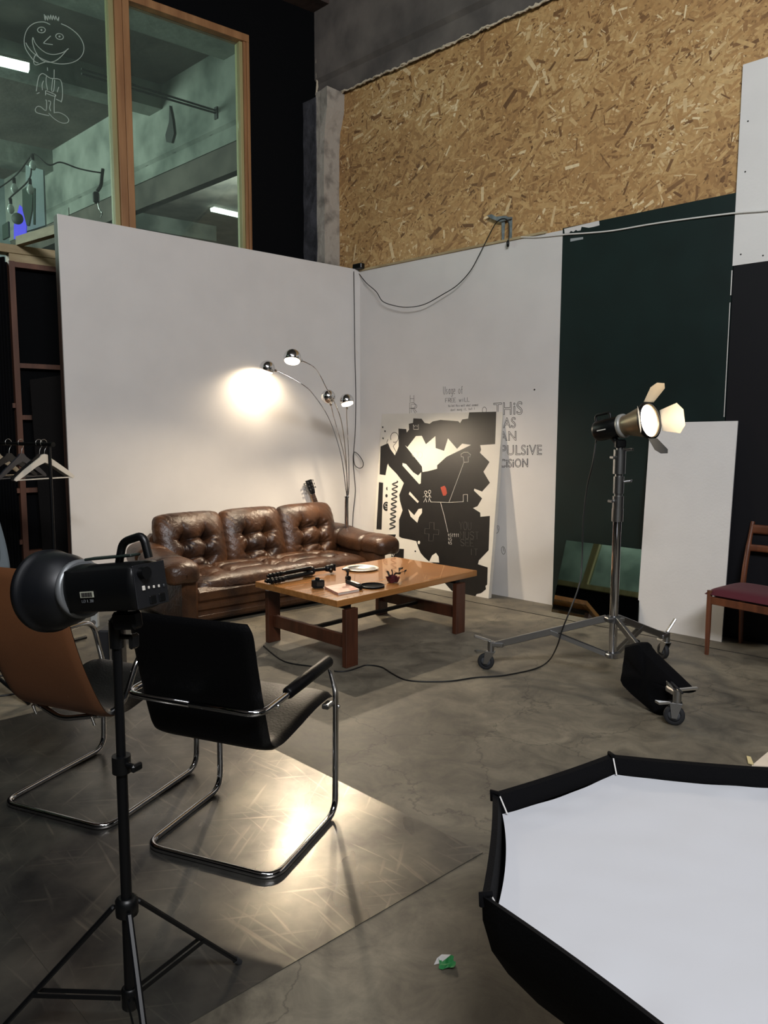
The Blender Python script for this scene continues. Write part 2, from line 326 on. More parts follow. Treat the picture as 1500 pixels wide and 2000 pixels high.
# painted boards
gx = 2.352; rx = 3.705
m = MB(); m.pbox(R_, -.02, gx, 0, HB, 0, .02); wb = m.build('white_painted_board', white, wr, True)
m = MB(); m.pbox(R_, gx, rx, 0, HB+.015, 0, .02); m.build('green_painted_board', green, wr, True)
m = MB(); m.pbox(R_, rx+.005, 9.5, 0, 2.65, 0, .02); m.build('black_painted_board', black, wr, True)
m = MB(); m.pbox(R_, rx-.002, 9.5, 2.65, 3.98, 0, .025); ub = m.build('upper_white_board', white2, wr, True)
m = MB()
for z in (2.72, 3.0, 3.27, 3.6): m.lathe([(.006, 0), (.004, .003)], R_(rx+.05, z, .025), R_.n, 8)
for a in (3.9, 4.2): m.lathe([(.006, 0), (.004, .003)], R_(a, 2.69, .025), R_.n, 8)
m.build('screw', ink, ub, True)
# ragged leftover white paint at the top left of the green board, tape label, white line for the gap highlight
def strip(P, poly, d, th, name, mt, par, flat=False):
    m = MB(); m.prism([P(a, z, d) for a, z in poly], P.n*th); return m.build(name, mt, par, True)
rag = [R_.px(*p, .02) for p in ((1102, 447), (1170, 431), (1171, 440), (1160, 443), (1150, 445), (1136, 443), (1134, 450), (1128, 451), (1125, 449), (1120, 453), (1115, 451), (1112, 455), (1103, 456))]
strip(R_, rag, .02, .001, 'leftover_white_paint', white, wr)
strip(R_, [R_.px(*p, .021) for p in ((1114, 466), (1139, 463), (1139, 467), (1114, 472))], .0205, .002, 'tape_label', mat('grey_tape', '9aa0a0', .5), wr)
m = MB(); m.tube([R_(rx-.004, 2.62, .022), R_(rx-.004, 2.45, .022)], .004, 6); m.tube([R_(rx-.006, 2.40, .022), R_(rx-.006, 1.6, .022)], .003, 6); m.build('gap_highlight', white, wr, True)  # highlight along the board gap, drawn as white strips
m = MB(); m.pbox(R_, .0, 2.2, HB, HB+.018, 0, .035); m.build('top_batten', pineG, wr, True)
# --- concrete beam over the strand board and its continuation through the glazed wall
def beam_profile(a0, a1, name, mt, par, d0=.04):
    m = MB(); prof = [(-.12, 4.955), (d0, 4.955), (d0+.0, 5.13), (d0+.035, 5.17), (d0+.035, 6.2), (-.12, 6.2)]
    m.prism([R_(a0, z, d) for d, z in prof], R_.u*(a1-a0)); return m.build(name, mt, par, True)
trim1 = root('trim_1', R_(0, 4.95), 0, kind='structure')
beam_profile(-.62, 9.5, 'concrete_beam', conc, trim1)
m = MB()
for k in range(2):
    q = [R_(-.28 + i*.03, 4.952+random.uniform(-.012, .010), .03+random.uniform(0, .02)) for i in range(180)]; m.tube(q, [random.uniform(.003, .013) for _ in q], 6)
m.build('filler_foam_seam', foam, trim1, True)
m = MB(); q = [R_(-.60+random.uniform(-.01, .01), 5.02+i*.04, .06) for i in range(28)]; m.tube(q, [random.uniform(.006, .018) for _ in q], 6); m.build('filler_foam_seam', foam, trim1, True)
m = MB(); m.box(R_(2.2, 6.02, .30), (.5, .5, .2)); 
# --- concrete column in the corner, with flared capital
trim2 = root('trim_2', R_(-.4, 0), 0, kind='structure')
def colbox(a0, a1, z0, z1, p, jit, flare=0):
    n = 26; m = MB()
    def ring(z, e):
        f = e
        return [R_(a0, z, 0), R_(a0, z, p), R_(a0+(a1-a0)*.55, z, p), R_(a1+f, z, p+f*.3), R_(a1+f, z, p*.5), R_(a1+f, z, 0)]
    vs = []; k = 6
    for i in range(n+1):
        z = z0+(z1-z0)*i/n; e = flare*max(0, min(1, (z-(z1-.42))/.22)) if flare else 0
        for q in ring(z, e): vs.append(q + R_.n*random.uniform(-jit, jit)*(1) + R_.u*random.uniform(-jit, jit)*.6)
    m.add(vs, [(i*k+j, i*k+(j+1) % k, (i+1)*k+(j+1) % k, (i+1)*k+j) for i in range(n) for j in range(k)]); m.add(vs[-k:], [tuple(range(k))]); return m
colbox(-.64, -.44, 0, 4.90, .225, .009).build('dark_plaster_face', mat('grey_plaster', '45454a', .9, col2='232428', nscale=6, bump=1.5, bscale=14), trim2, True)
colbox(-.45, -.325, 0, 4.95, .215, .005, .08).build('white_plaster_face', concW, trim2, True)
# --- glazed wall (left, behind the partition)
wl = root('wall_left', W_(0, 0), 0, kind='structure')
WT = 5.375; WR = .845; WM0, WM1 = 2.035, 2.165; SILL = 3.04; WEND = 5.2
m = MB(); m.pbox(W_, -.05, WR, 0, 6.2, -.12, 0); m.pbox(W_, WR, WEND, WT, 6.2, -.12, 0); m.build('matt_black_board', blackL, wl, True)
m = MB(); m.pbox(W_, WR, 8, 0, SILL-.14, -.12, -.02); m.pbox(W_, WEND, 8, 0, 6.2, -.12, -.021); m.build('matt_black_infill', blackL, wl, True)
win = root('window_1', W_(2, 3.04), 0, kind='structure')
def wmem(name, a0, a1, z0, z1, d0=-.10, d1=.03, mt=pine): m = MB(); m.pbox(W_, a0, a1, z0, z1, d0, d1); return m.build(name, mt, win, True, bevel=.004)
wmem('head_rail', WR, WEND, WT-.07, WT); wmem('stile', WR, WR+.03, SILL, WT-.07, -.1, .03); wmem('stile', WR+.03, WR+.06, SILL, WT-.07, -.1, .018)
wmem('mullion', WM0, WM0+.06, SILL, WT-.07); wmem('mullion', WM0+.063, WM1-.0, SILL, WT-.07); wmem('stile', WEND-.06, WEND, SILL, WT-.07)
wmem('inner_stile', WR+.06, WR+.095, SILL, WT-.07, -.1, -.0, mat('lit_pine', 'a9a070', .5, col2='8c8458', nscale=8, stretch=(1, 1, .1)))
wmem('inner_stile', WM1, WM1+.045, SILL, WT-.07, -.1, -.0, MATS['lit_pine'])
wmem('sill_rail', 0.9, WEND, SILL-.07, SILL, -.1, .035, pineG); wmem('lower_rail', 0.9, 3.12, SILL-.14, SILL-.072, -.1, .03, pineG)
for a0, a1 in ((WR+.095, WM0), (WM1+.045, WEND-.06)):
    m = MB(); m.pbox(W_, a0, a1, SILL, WT-.07, -.056, -.050); m.build('glass_pane', glassM, win, True)
def ink_lines(P, lines, r, name, mt, par, d=.002, px=None, n=4, sm=0):
    m = MB()
    for ln in lines:
        q = [P(*(P.px(*p, d) if px is None else px(p)), d) for p in ln]
        if sm and len(q) > 2: q = smooth_path(q, sm)
        if len(q) > 1: m.tube(q, r, n)
    return m.build(name, mt, par, True)
def ell(cx, cy, rx, ry, a0=0, a1=360, rot=0, n=22):
    o = []
    for i in range(n+1):
        t = math.radians(a0+(a1-a0)*i/n); x, y = rx*math.cos(t), ry*math.sin(t); c, s = math.cos(rot), math.sin(rot); o.append((cx+x*c-y*s, cy+x*s+y*c))
    return o
z3 = lambda L: [(x/5, y/5) for x, y in L]
fig = [z3(ell(530, 415, 300, 195, -90, 150, .35)), z3([(490, 240), (430, 215), (340, 225), (270, 280), (238, 370), (245, 460), (290, 540), (340, 600), (375, 615)]),
       z3(ell(405, 293, 38, 28)), z3(ell(405, 293, 6, 6, n=6)), z3(ell(582, 357, 38, 28, 0, 360, .3)), z3(ell(582, 357, 6, 6, n=6)), z3([(495, 352), (430, 415), (440, 425), (515, 437)]),
       z3([(322, 365), (350, 430), (410, 490), (470, 525), (540, 532), (620, 510), (670, 475)]), z3([(322, 365), (318, 410), (345, 500), (400, 580), (470, 608), (540, 595), (600, 550), (660, 480)]),
       z3([(360, 520), (335, 560), (330, 610), (350, 635), (400, 620), (440, 605)]), z3([(432, 140), (442, 200), (447, 150), (465, 200), (470, 150), (488, 190), (495, 145), (510, 195), (520, 150), (535, 195), (545, 155), (560, 200), (575, 165), (572, 205)]),
       z3([(463, 660), (465, 690)]), z3([(530, 680), (528, 765)]), z3([(355, 890), (370, 790), (385, 740), (415, 718), (450, 735), (495, 765), (590, 780), (610, 880), (608, 960), (597, 1000)]),
       z3([(455, 735), (450, 800), (465, 880)]), z3([(515, 770), (505, 885), (525, 885), (535, 780)]), z3([(425, 790), (412, 830), (415, 880)]), z3([(575, 850), (558, 900)]), z3([(360, 915), (385, 905)]),
       z3([(445, 885), (445, 930)]), z3([(450, 885), (540, 925), (530, 940), (450, 910)]), z3([(540, 930), (530, 1000), (530, 1105)]), z3([(547, 968), (597, 992)]),
       z3([(445, 975), (455, 990), (450, 1080), (400, 1045), (365, 1040), (345, 1070), (360, 1100), (430, 1120), (480, 1130)]), z3([(470, 985), (495, 995), (485, 1050), (495, 1085)]),
       z3([(475, 1105), (530, 1160), (600, 1200), (655, 1200), (672, 1170), (640, 1130), (580, 1100), (530, 1100)])]
ink_lines(W_, fig, .0035, 'chalk_drawing', chalk, win, -.048, sm=3)
# stud frame below the sill
def stud(name, par, P, a0, a1, z0, z1, d0, d1, mt=darkwood): m = MB(); m.pbox(P, a0, a1, z0, z1, d0, d1); return m.build(name, mt, par, True)
brn = mat('brown_stud', '6b4430', .6, col2='4e2f20', nscale=9, stretch=(1, 1, .15))
for a in (3.085, 3.47, 4.2): stud('stud', wl, W_, a, a+.045, 0, SILL-.14, -.02, .06, brn)
stud('top_rail', wl, W_, 1.2, 3.12, SILL-.185, SILL-.142, -.02, .05, brn)
for z in (2.02, 1.58, .95, .4): stud('cross_rail', wl, W_, 1.2, 3.085, z, z+.04, -.02, .04, brn)
for z in (1.68, .95, .5): stud('cross_rail', wl, W_, 3.13, 3.47, z, z+.04, -.02, .04, brn)
# --- white partition in front of it
pt = root('wall_partition', L_(1.5, 0), 0, kind='structure')
m = MB(); m.pbox(L_, 0, 3.028, 0, HB+.015, -.015, .0); m.build('white_painted_board', white, pt, True)
stud('end_stud', pt, L_, 2.985, 3.03, 0, HB+.012, -.085, -.0155, darkwood)
for a in (.05, 1.0, 2.0): stud('stud', pt, L_, a, a+.045, 0, HB, -.085, -.0155, darkwood)
stud('top_plate', pt, L_, .1, 2.984, HB-.05, HB, -.085, -.0155, darkwood)
A = L_(2.97, HB-.07, -.10); B = W_(W_.px(38, 470, .03)[0], SILL+.035, .02)
m = MB(); ax = (B-A); ln = ax.length; ux = ax.normalized(); uy = ux.cross(UP).normalized(); m.box((A+B)/2, (ln, .06, .07), basis(ux, uy, uy.cross(ux)*-1)); m.build('joist', pineG, pt, True)
m = MB(); m.tube([L_(2.93, HB+.01, -.03), L_(2.93, HB+.085, -.03)], .003, 6); m.build('nail', ink, pt, True)
# --- ceiling
ce = root('ceiling', (0, 8, 6.05), 0, kind='structure')
m = MB(); m.box((-3, 7, 6.15), (34, 34, .2)); m.build('ceiling_slab', conc, ce, True)
ceB = mat('brown_soffit', '5a4a42', .8, col2='3f332e', nscale=4, bump=.3, bscale=20)
m = MB(); m.pbox(W_, -.1, 9, 5.84, 6.05, .0, .24); m.build('edge_beam', ceB, ce, True)
# ================================================================== THE BAY BEYOND THE GLASS
bay = root('wall_beyond', R_(-4, 5), 0, kind='structure')
beam_profile(-14, -.64, 'concrete_beam', concB, bay, .02)
m = MB(); m.pbox(R_, -14, -.7, 4.62, 4.955, -.12, .0); m.build('beam_underside', conc, bay, True)
m = MB(); m.tube([R_(-.7-.12*i, 5.148+random.uniform(-.008, .008), .022) for i in range(90)], [random.uniform(.004, .012) for _ in range(90)], 5); m.build('dark_joint_line', mat('dark_pipe', '2c302e', .6), bay, True)
for dd, zb_, th_ in ((.0, 5.90, 1.5), (3.03, 5.74, .32), (6.4, 5.72, .35), (9.0, 5.72, .35)):
    q = Pl(W_.o - W_.n*dd, W_.u, W_.n); m = MB(); m.pbox(q, -3 if dd > 7 else -.02, 14, zb_, 6.05, -.12-th_ if dd == 0 else -th_, -.12 if dd == 0 else 0); m.build('cross_beam', concB, bay, True)
for k, dd in enumerate((10.5, 12.2, 14.0, 16.5)):
    q = Pl(W_.o - W_.n*dd, W_.u, W_.n); m = MB(); m.pbox(q, -14, 3, 5.9, 6.048, -.12, 0); m.build('ceiling_joist', concB, bay, True)
bw = Pl(R_(-9.2, 0), W_.u, W_.n)
m = MB(); m.pbox(bw, 0, 14, 0, 6.16, -.2, 0); m.build('far_wall', mat('pale_plaster', '9aa7a8', .9, col2='7d8a8c', nscale=2, bump=.3), bay, True)
m = MB(); m.pbox(bw, -18, 0, 0, 6.16, -9.2, -9); m.build('far_wall', MATS['pale_plaster'], bay, True)
m = MB()
pe = R_(*R_.px(425, 222, .04), .04)
for i in range(2): m.tube([pe+UP*.03*i, pe+W_.u*1.6+UP*(.05*i+.02)], .012, 6)
m.box(pe, (.06, .06, .14), rotz(-.75))
m.build('conduit', mat('dark_pipe', '2c302e', .6), bay, True)
strip(R_, [R_.px(*p, .06) for p in ((334, 207), (340, 235), (343, 262), (338, 280), (328, 278), (326, 265), (333, 240))], .055, .03, 'broken_patch', mat('dark_pipe', '2c302e'), bay)
# fluorescent fittings in the bay
def fitting(c, u, L, lab):
    c = V(c); u = V(u).normalized(); y = u.cross(UP).normalized(); M = basis(u, y, UP); t = root('ceiling_light', c, 0, lab, 'ceiling light')
    m = MB(); m.box(c+V((0, 0, .04)), (L, .14, .03), M); m.build('housing', white2, t, True)
    m = MB(); q = [(-.07, .02), (-.05, -.04), (.05, -.04), (.07, .02)]; m.prism([c - u*L/2 + y*a + UP*b for a, b in q], u*L); m.build('diffuser', tube_em, t, True)
def at_z(x, y, z):
    r = _f + CR*((x-750)/FPX) - CU*((y-1000)/FPX); t = (z-H0)/r.z; return V((0, 0, H0)) + r*t
a, b = at_z(56, 132, 5.7), at_z(-60, 104, 5.7); fitting((a+b)/2, b-a, (b-a).length, 'long lit tube fitting at the upper left, behind the glass beside the chalk figure')
a, b = at_z(414, 408, 6.0), at_z(484, 424, 6.0); fitting((a+b)/2, b-a, (b-a).length, 'short lit tube fitting seen low through the right pane')
# string lights, sockets and drapes in the bay
def bulb(px, y, D, lab):
    p = V((0, 0, H0)) + (_f + CR*((px-750)/FPX) - CU*((y-1000)/FPX))*D
    t = root('hanging_bulb', p, 0, lab, 'light bulb', 'clear bulbs strung behind the left pane')
    MB().lathe([(.001, -.06), (.025, -.05), (.042, -.015), (.04, .015), (.02, .05), (.018, .06)], p, (0, 0, 1), 12).build('glass_globe', mat('pale_bulb', 'c9d2cc', .15), t, True)
    MB().lathe([(.02, .055), (.022, .06), (.022, .12), (.008, .13)], p, (0, 0, 1), 10).build('socket', blk, t, True); return p
b1 = bulb(64, 323, 9, 'round bulb at the wire junction, highest of the bulbs behind the left pane')
b2 = bulb(28, 368, 9, 'round bulb lowest but one, left of the dark cut-out behind the left pane')
b3 = bulb(59, 370, 9, 'round bulb hanging over the dark cut-out behind the left pane')
b4 = bulb(21, 408, 9, 'round bulb above the violet glow, lowest of the bulbs behind the left pane')
def ray_at(x, y, D): return V((0, 0, H0)) + (_f + CR*((x-750)/FPX) - CU*((y-1000)/FPX))*D
cab = mat('cable_black', '0a0a0b', .5)
m = MB(); up = V((0, 0, .13))
m.tube(smooth_path([ray_at(-40, 392, 8.8), b2+up, b1+up]), .008, 6); m.tube(smooth_path([b4+up, b3+up, b1+up, ray_at(95, 322, 9), ray_at(118, 317, 9.1), ray_at(150, 328, 9.2), ray_at(175, 334, 9.2), ray_at(201, 338, 9.3)]), .009, 6)
tag(m.build('bulb_wire', cab), 'thin wire carrying the bulbs behind the left pane', 'wire')
t = root('hanging_plug', ray_at(187, 375, 9.3), 0, 'dark plug block and chain hanging behind the left pane', 'plug')
m = MB(); c = ray_at(188, 386, 9.3); m.box(c, (.075, .07, .14), None, .02); m.build('plug_block', blk, t, True)
m = MB(); m.tube(smooth_path([ray_at(201, 330, 9.3), ray_at(199, 345, 9.3), ray_at(197, 362, 9.3), ray_at(190, 374, 9.3)]), .022, 6); m.build('chain', blk, t, True)
m = MB(); m.tube(smooth_path([ray_at(191, 395, 9.3), ray_at(194, 408, 9.3), ray_at(199, 416, 9.3), ray_at(196, 425, 9.3)]), .009, 6); m.build('hook', steel, t, True)
def slab_px(pts, D, th, name, mt, lab, cat):
    c = ray_at(*pts[0], D); n = V((0, 1, 0)); out = []
    for p in pts:
        r = ray_at(*p, 1)-V((0, 0, H0)); out.append(V((0, 0, H0)) + r*((c.y)/r.y))
    m = MB(); m.prism(out, n*th); return tag(m.build(name, mt), lab, cat)
slab_px([(43, 370), (60, 360), (64, 372), (62, 410), (56, 440), (52, 440), (44, 410)], 9.8, .04, 'cut_out_board', mat('dark_green', '3c4f45', .8), 'dark green cut-out board leaning behind the left pane', 'board')
slab_px([(50, 322), (84, 332), (88, 440), (50, 452)], 10.1, .05, 'pale_door_panel', MATS['pale_plaster'], 'pale upright panel at the far end of the bay behind the left pane', 'panel')
slab_px([(65, 367), (68, 367), (68, 438), (65, 438)], 9.7, .03, 'upright_batten', mat('dark_green', '3c4f45', .8), 'thin upright batten beside the cut-out board behind the pane', 'batten')
slab_px([(4, 440), (16, 432), (17, 462), (5, 468)], 9.7, .04, 'small_dark_board', mat('dark_green', '3c4f45', .8), 'small dark board at the left frame edge behind the glass', 'board')
m = MB(); c = ray_at(34, 427, 9.7); m.lathe([(.001, -.02), (.07, -.02), (.075, .0), (.07, .02), (.001, .02)], c, (.1, -1, .1), 18)
tag(m.build('fan_disc', mat('disc_dark', '39413a', .7)), 'dark round disc in front of the violet glow behind the pane', 'disc')
slab_px([(27, 440), (38, 400), (46, 408), (51, 440), (50, 462), (38, 472), (27, 466)], 9.9, .03, 'violet_lit_patch', mat('violet_glow', '5a50d8', .6, emit='4a3cf0', estr=.9), 'violet-lit surface low behind the left pane', 'light')  # violet light on this surface is put in as its own glow
# dark brown board standing behind the partition, black curtain
m = MB(); m.prism([W_(*W_.px(*p, .15), .15) for p in ((57, 742), (118, 733), (140, 1240), (95, 1240))], W_.n*.02); tag(m.build('leaning_board', mat('brown_board', '0c0908', .8, spec=.2)), 'very dark brown board leaning in the gap left of the white partition', 'board')
def curtain(u, v):
    a = 3.16+.28*u; return W_(a, .02+2.9*v, .07+.02*math.sin(u*38))
m = MB(); m.grid(curtain, 40, 4); tag(m.build('black_curtain', fabricB), 'narrow black curtain hanging at the far left under the window sill', 'curtain')
# ---- second glazed wall on the studio's left side (out of frame; the leaning mirror shows it)
SW = Pl((-6.5, 3.5, 0), (.728, -.686, 0), (.686, .728, 0))
ws = root('wall_side', SW(0, 0), 0, kind='structure')
m = MB(); m.pbox(SW, -3, 9, 0, 2.9, -.1, 0); m.pbox(SW, -3, 9, 5.4, 6.05, -.1, 0); m.pbox(SW, 2.15, 2.9, 2.9, 5.4, -.1, 0); m.build('matt_black_board', blackL, ws, True)
m = MB(); m.pbox(SW, 2.9, 9, 2.9, 5.4, -.1, 0); m.build('concrete_infill', conc, ws, True)
w2 = root('window_2', SW(1, 2.9), 0, kind='structure')
for a0, a1, b0, b1 in ((-3, 2.15, 2.9, 3.0), (-3, 2.15, 5.3, 5.4), (2.07, 2.15, 3.0, 5.3), (.62, .74, 3.0, 5.3), (-1, -.88, 3.0, 5.3)): m = MB(); m.pbox(SW, a0, a1, b0, b1, -.09, .03); m.build('frame_bar', MATS['lit_pine'], w2, True)
m = MB(); m.pbox(SW, -3, 2.07, 3.0, 5.3, -.05, -.045); m.build('glass_pane', glassM, w2, True)
m = MB(); m.pbox(SW, -6, 6, 2.0, 6.05, -2.6, -2.5); m.build('bay_back_wall', concB, ws, True)
fitting(SW(1.3, 5.0, -1.6), SW.u, 1.3, 'lit tube fitting behind the side window, seen only in the leaning mirror')
area('side_bay_fill', tuple(SW(.8, 5.8, -1.4)), tuple(SW(.8, 3.5, -2.5)), 3.0, .4, 40, (.9, 1, .95))  # unseen fill added to light the bay behind the side window
# ================================================================== WALL WRITING
FONT = {'A': ['0,0 2,6 4,0', '.8,2 3.2,2'], 'B': ['0,0 0,6 3,6 3.5,4.5 3,3.2 0,3', '3,3 4,1.5 3,0 0,0'], 'C': ['4,5 3,6 1,6 0,4 0,2 1,0 3,0 4,1'], 'D': ['0,0 0,6 2.5,6 4,4 4,2 2.5,0 0,0'], 'E': ['4,6 0,6 0,0 4,0', '0,3 3,3'],
        'F': ['4,6 0,6 0,0', '0,3 3,3'], 'H': ['0,0 0,6', '4,0 4,6', '0,3 4,3'], 'I': ['2,0 2,6'], 'L': ['0,6 0,0 4,0'], 'M': ['0,0 0,6 2,3 4,6 4,0'], 'N': ['0,0 0,6 4,0 4,6'], 'O': ['1,0 0,2 0,4 1,6 3,6 4,4 4,2 3,0 1,0'],
        'P': ['0,0 0,6 3,6 4,5 4,4 3,3 0,3'], 'R': ['0,0 0,6 3,6 4,5 4,4 3,3 0,3', '2,3 4,0'], 'S': ['4,5 3,6 1,6 0,5 0,4 4,2 4,1 3,0 1,0 0,1'], 'T': ['2,0 2,6', '0,6 4,6'], 'U': ['0,6 0,1.5 1,0 3,0 4,1.5 4,6'], 'V': ['0,6 2,0 4,6'],
        'W': ['0,6 1,0 2,4 3,0 4,6'], 'Y': ['0,6 2,3 4,6', '2,3 2,0'], 'a': ['3.5,3 2,4 .5,3 .5,1 2,0 3.5,1', '3.5,4 3.5,0'], 'd': ['3.5,3 2,4 .5,3 .5,1 2,0 3.5,1', '3.5,6 3.5,0'], 'e': ['.5,2 3.5,2 3,4 1,4 .3,2 1,0 3.5,.3'], 'f': ['3.5,5.5 2.5,6 2,5 2,0', '.8,3.5 3.4,3.5'], 'g': ['3.5,3 2,4 .5,3 .5,1 2,0 3.5,1', '3.5,4 3.5,-1.5 2,-2 .6,-1.5'],
        'i': ['2,0 2,4', '2,5.3 2,5.6'], 'l': ['2,0 2,6'], 'n': ['.5,0 .5,4', '.5,3 2,4 3.4,3 3.4,0'], 'o': ['2,0 .4,1 .4,3 2,4 3.6,3 3.6,1 2,0'], 'r': ['.8,0 .8,4', '.8,3 2,4 3.2,3.8'], 's': ['3.4,3.6 2,4 .8,3 3.2,1.2 2,0 .6,.4'], 't': ['2,6 2,.5 3,0', '.8,4 3.3,4'], 'u': ['.5,4 .5,1 2,0 3.5,1', '3.5,4 3.5,0'], 'b': ['.5,6 .5,0', '.5,3 2,4 3.5,3 3.5,1 2,0 .5,1'], 'h': ['.5,6 .5,0', '.5,3 2,4 3.4,3 3.4,0'], 'w': ['0,4 1,0 2,3 3,0 4,4'], 'y': ['.5,4 2,.5', '3.5,4 1,-2'], 'k': ['.5,6 .5,0', '3.2,4 .5,1.8 3.4,0'], 'm': ['0,0 0,4 1,4 2,3 2,0', '2,3 3,4 4,3 4,0'],
        '1': ['.8,4.5 2.2,6 2.2,0'], '4': ['1,6 .4,2.5 3.6,2.5', '2.8,5 2.8,0'], '5': ['3.6,6 .8,6 .6,3.4 2.4,3.8 3.6,2.6 3.4,.8 2,0 .6,.5'], ',': ['1.5,.5 1,-1']}
def text_px(s, x0, y0, x1, y1, h, gap=1.35):          # hand lettering between two baseline pixels, h = letter height in px
    n = len(s); L = []
    for i, ch in enumerate(s):
        if ch == ' ' or ch not in FONT: continue
        t0 = (i)/n; cw = (x1-x0)/n/gap
        for st in FONT[ch]:
            q = []
            for pr in st.split():
                a, b = map(float, pr.split(',')); fx = x0+(x1-x0)*t0 + a/4*cw; fy = y0+(y1-y0)*(fx-x0)/(x1-x0+1e-6) - b/6*h; q.append((fx, fy))
            L.append(q)
    return L
D2 = .0205
ink_lines(R_, text_px('Usage of', 866, 770, 905, 769, 15), .002, 'small_note', inkG, wr, D2)
ink_lines(R_, text_px('FREE wiLL', 870, 786, 918, 784, 8), .002, 'small_note', inkG, wr, D2)
ink_lines(R_, text_px('failed this wall what seemed', 875, 795, 934, 793, 4.5, 1.2), .0013, 'small_note', inkG, wr, D2)
ink_lines(R_, text_px('dont mung it, but I', 880, 803, 928, 800, 4.5, 1.2), .0013, 'small_note', inkG, wr, D2)
ink_lines(R_, text_px('H', 801, 785, 811, 785, 13) + text_px('R', 800, 808, 815, 807, 21) + text_px('R', 803, 806, 818, 805, 16) + [ell(946, 801, 4, 6)], .0022, 'tall_letters', inkG, wr, D2)
def bubble(s, x0, yb0, x1, yb1, h0, h1, mt=inkG):      # outline ("bubble") capitals fitted to the wall between pixels
    cu = bpy.data.curves.new('t', 'FONT'); cu.body = s; cu.size = 1; cu.space_character = 1.05; cu.fill_mode = 'NONE'; cu.offset = .012
    to = bpy.data.objects.new('t', cu); COL.objects.link(to); dg = bpy.context.evaluated_depsgraph_get(); me = bpy.data.meshes.new_from_object(to.evaluated_get(dg))
    vs = [v.co.copy() for v in me.vertices]; es = [tuple(e.vertices) for e in me.edges]; bpy.data.objects.remove(to)
    lo, hi = min(v.x for v in vs), max(v.x for v in vs); top = .73; m = MB()
    def mp(v):
        t = (v.x-lo)/(hi-lo); x = x0+(x1-x0)*t; return R_(*R_.px(x, yb0+(yb1-yb0)*t-(h0+(h1-h0)*t)*v.y/top, D2), D2)
    for a, b in es: m.tube([mp(vs[a]), mp(vs[b])], .0024, 3, cap=False)
    return m
for args in (('THiS', 964, 810, 1020, 809, 24, 26), ('WAS', 960, 836, 1007, 835, 20, 21), ('AN', 975, 861, 1008, 860, 19, 19), ('iMPULSiVE', 955, 889, 1058, 888, 20, 20), ('DECiSiON', 955, 913, 1031, 912, 16, 17)):
    bubble(*args).build('outline_letters', ink, wr, True)
ink_lines(R_, [ell(971, 1034, 3.6, 7.5, rot=.2), [(971, 1028), (973, 1036)], ell(983, 1075, 3.5, 7.5, rot=-.1), [(983, 1069), (984, 1077)], text_px('t', 964, 1064, 970, 1064, 9)[0], text_px('t', 964, 1064, 970, 1064, 9)[1]], .0022, 'small_doodles', inkG, wr, D2, sm=2)
m = MB(); m.lathe([(.008, 0), (.006, .006)], R_(*R_.px(1044, 761, .02), .02), R_.n, 8); m.build('wall_plug_hole', ink, wr, True)
# ================================================================== LEANING ABSTRACT CANVAS
br = FL.px(954, 1169); P0 = V((br[0], br[1], 0)); off = (P0-R_.o).dot(R_.n); aR = (P0-R_.o).dot(R_.u)
topz = 1.62; lean = (off-.03)/topz; wdir = (UP - R_.n*lean).normalized(); nrm = R_.u.cross(wdir); nrm = nrm if nrm.y < 0 else -nrm
CV = Pl(R_(aR, 0, off), R_.u, nrm, wdir)
cpx = lambda p: CV.px(720+p[0]/3.947, 720+p[1]/3.947)
tl = cpx((103, 352)); tr = cpx((985, 330)); bl = cpx((52, 1500))
cv = root('leaning_canvas', CV((tl[0])/2, 0), 0, 'large white board with abstract black shapes and scribbles leaning on the right wall', 'painting')
ht = (tl[1]+tr[1])/2; m = MB(); m.pbox(CV, tl[0], 0, 0, ht, -.045, 0); m.build('board', mat('canvas_white', 'cfcabf', .6, noise=.08, nscale=4), cv, True)
def blob(poly, d, name, mt): m = MB(); m.prism([CV(*cpx(p), d) for p in poly], CV.n*.0006); return m.build(name, mt, cv, True)
main = [(345, 383), (408, 386), (432, 418), (470, 425), (495, 407), (555, 395), (690, 405), (705, 420), (722, 392), (768, 385), (775, 337), (984, 332), (975, 582), (860, 590), (867, 625), (858, 648), (932, 720), (885, 795), (935, 880), (875, 948), (815, 925), (812, 940), (875, 1000), (840, 1060), (805, 1075), (860, 1110), (862, 1142), (935, 1135),
        (925, 1400), (850, 1478), (843, 1508), (918, 1532), (914, 1665), (900, 1675), (905, 1700), (868, 1730), (832, 1738), (822, 1760), (640, 1712), (540, 1600), (500, 1500), (470, 1490), (430, 1455), (400, 1420), (380, 1370), (368, 1330), (320, 1318), (255, 1305), (235, 1295), (235, 1165), (262, 1092), (232, 985), (272, 882), (215, 810), (145, 738), (130, 822), (85, 815), (92, 600), (150, 575), (168, 620), (205, 672), (232, 600), (230, 462), (290, 466), (294, 492), (312, 470), (310, 425), (342, 418)]
blob(main, .0002, 'black_shape', ply)
for nm, poly in (('black_shape', [(80, 875), (112, 880), (100, 1242), (60, 1238)]), ('black_shape', [(180, 1385), (273, 1390), (270, 1462), (172, 1450)]), ('black_shape', ell(145, 925, 10, 14)), ('black_shape', ell(138, 980, 9, 13)), ('black_shape', ell(137, 1062, 26, 36)),
                 ('black_shape', ell(170, 1278, 40, 36, 0, 180)), ('black_shape', ell(360, 1408, 6, 7, n=10)), ('black_shape', [(104, 444), (114, 446), (112, 460), (104, 458)]), ('black_shape', [(121, 475), (132, 477), (131, 490), (122, 488)]), ('black_shape', [(106, 530), (117, 532), (116, 545), (107, 543)]),
                 ('black_shape', [(957, 262), (1020, 258), (1021, 270), (992, 276), (990, 300), (990, 332), (984, 332), (982, 280), (957, 276)])):
    if poly[0][1] > 300: blob(poly, .0003, nm, ply)
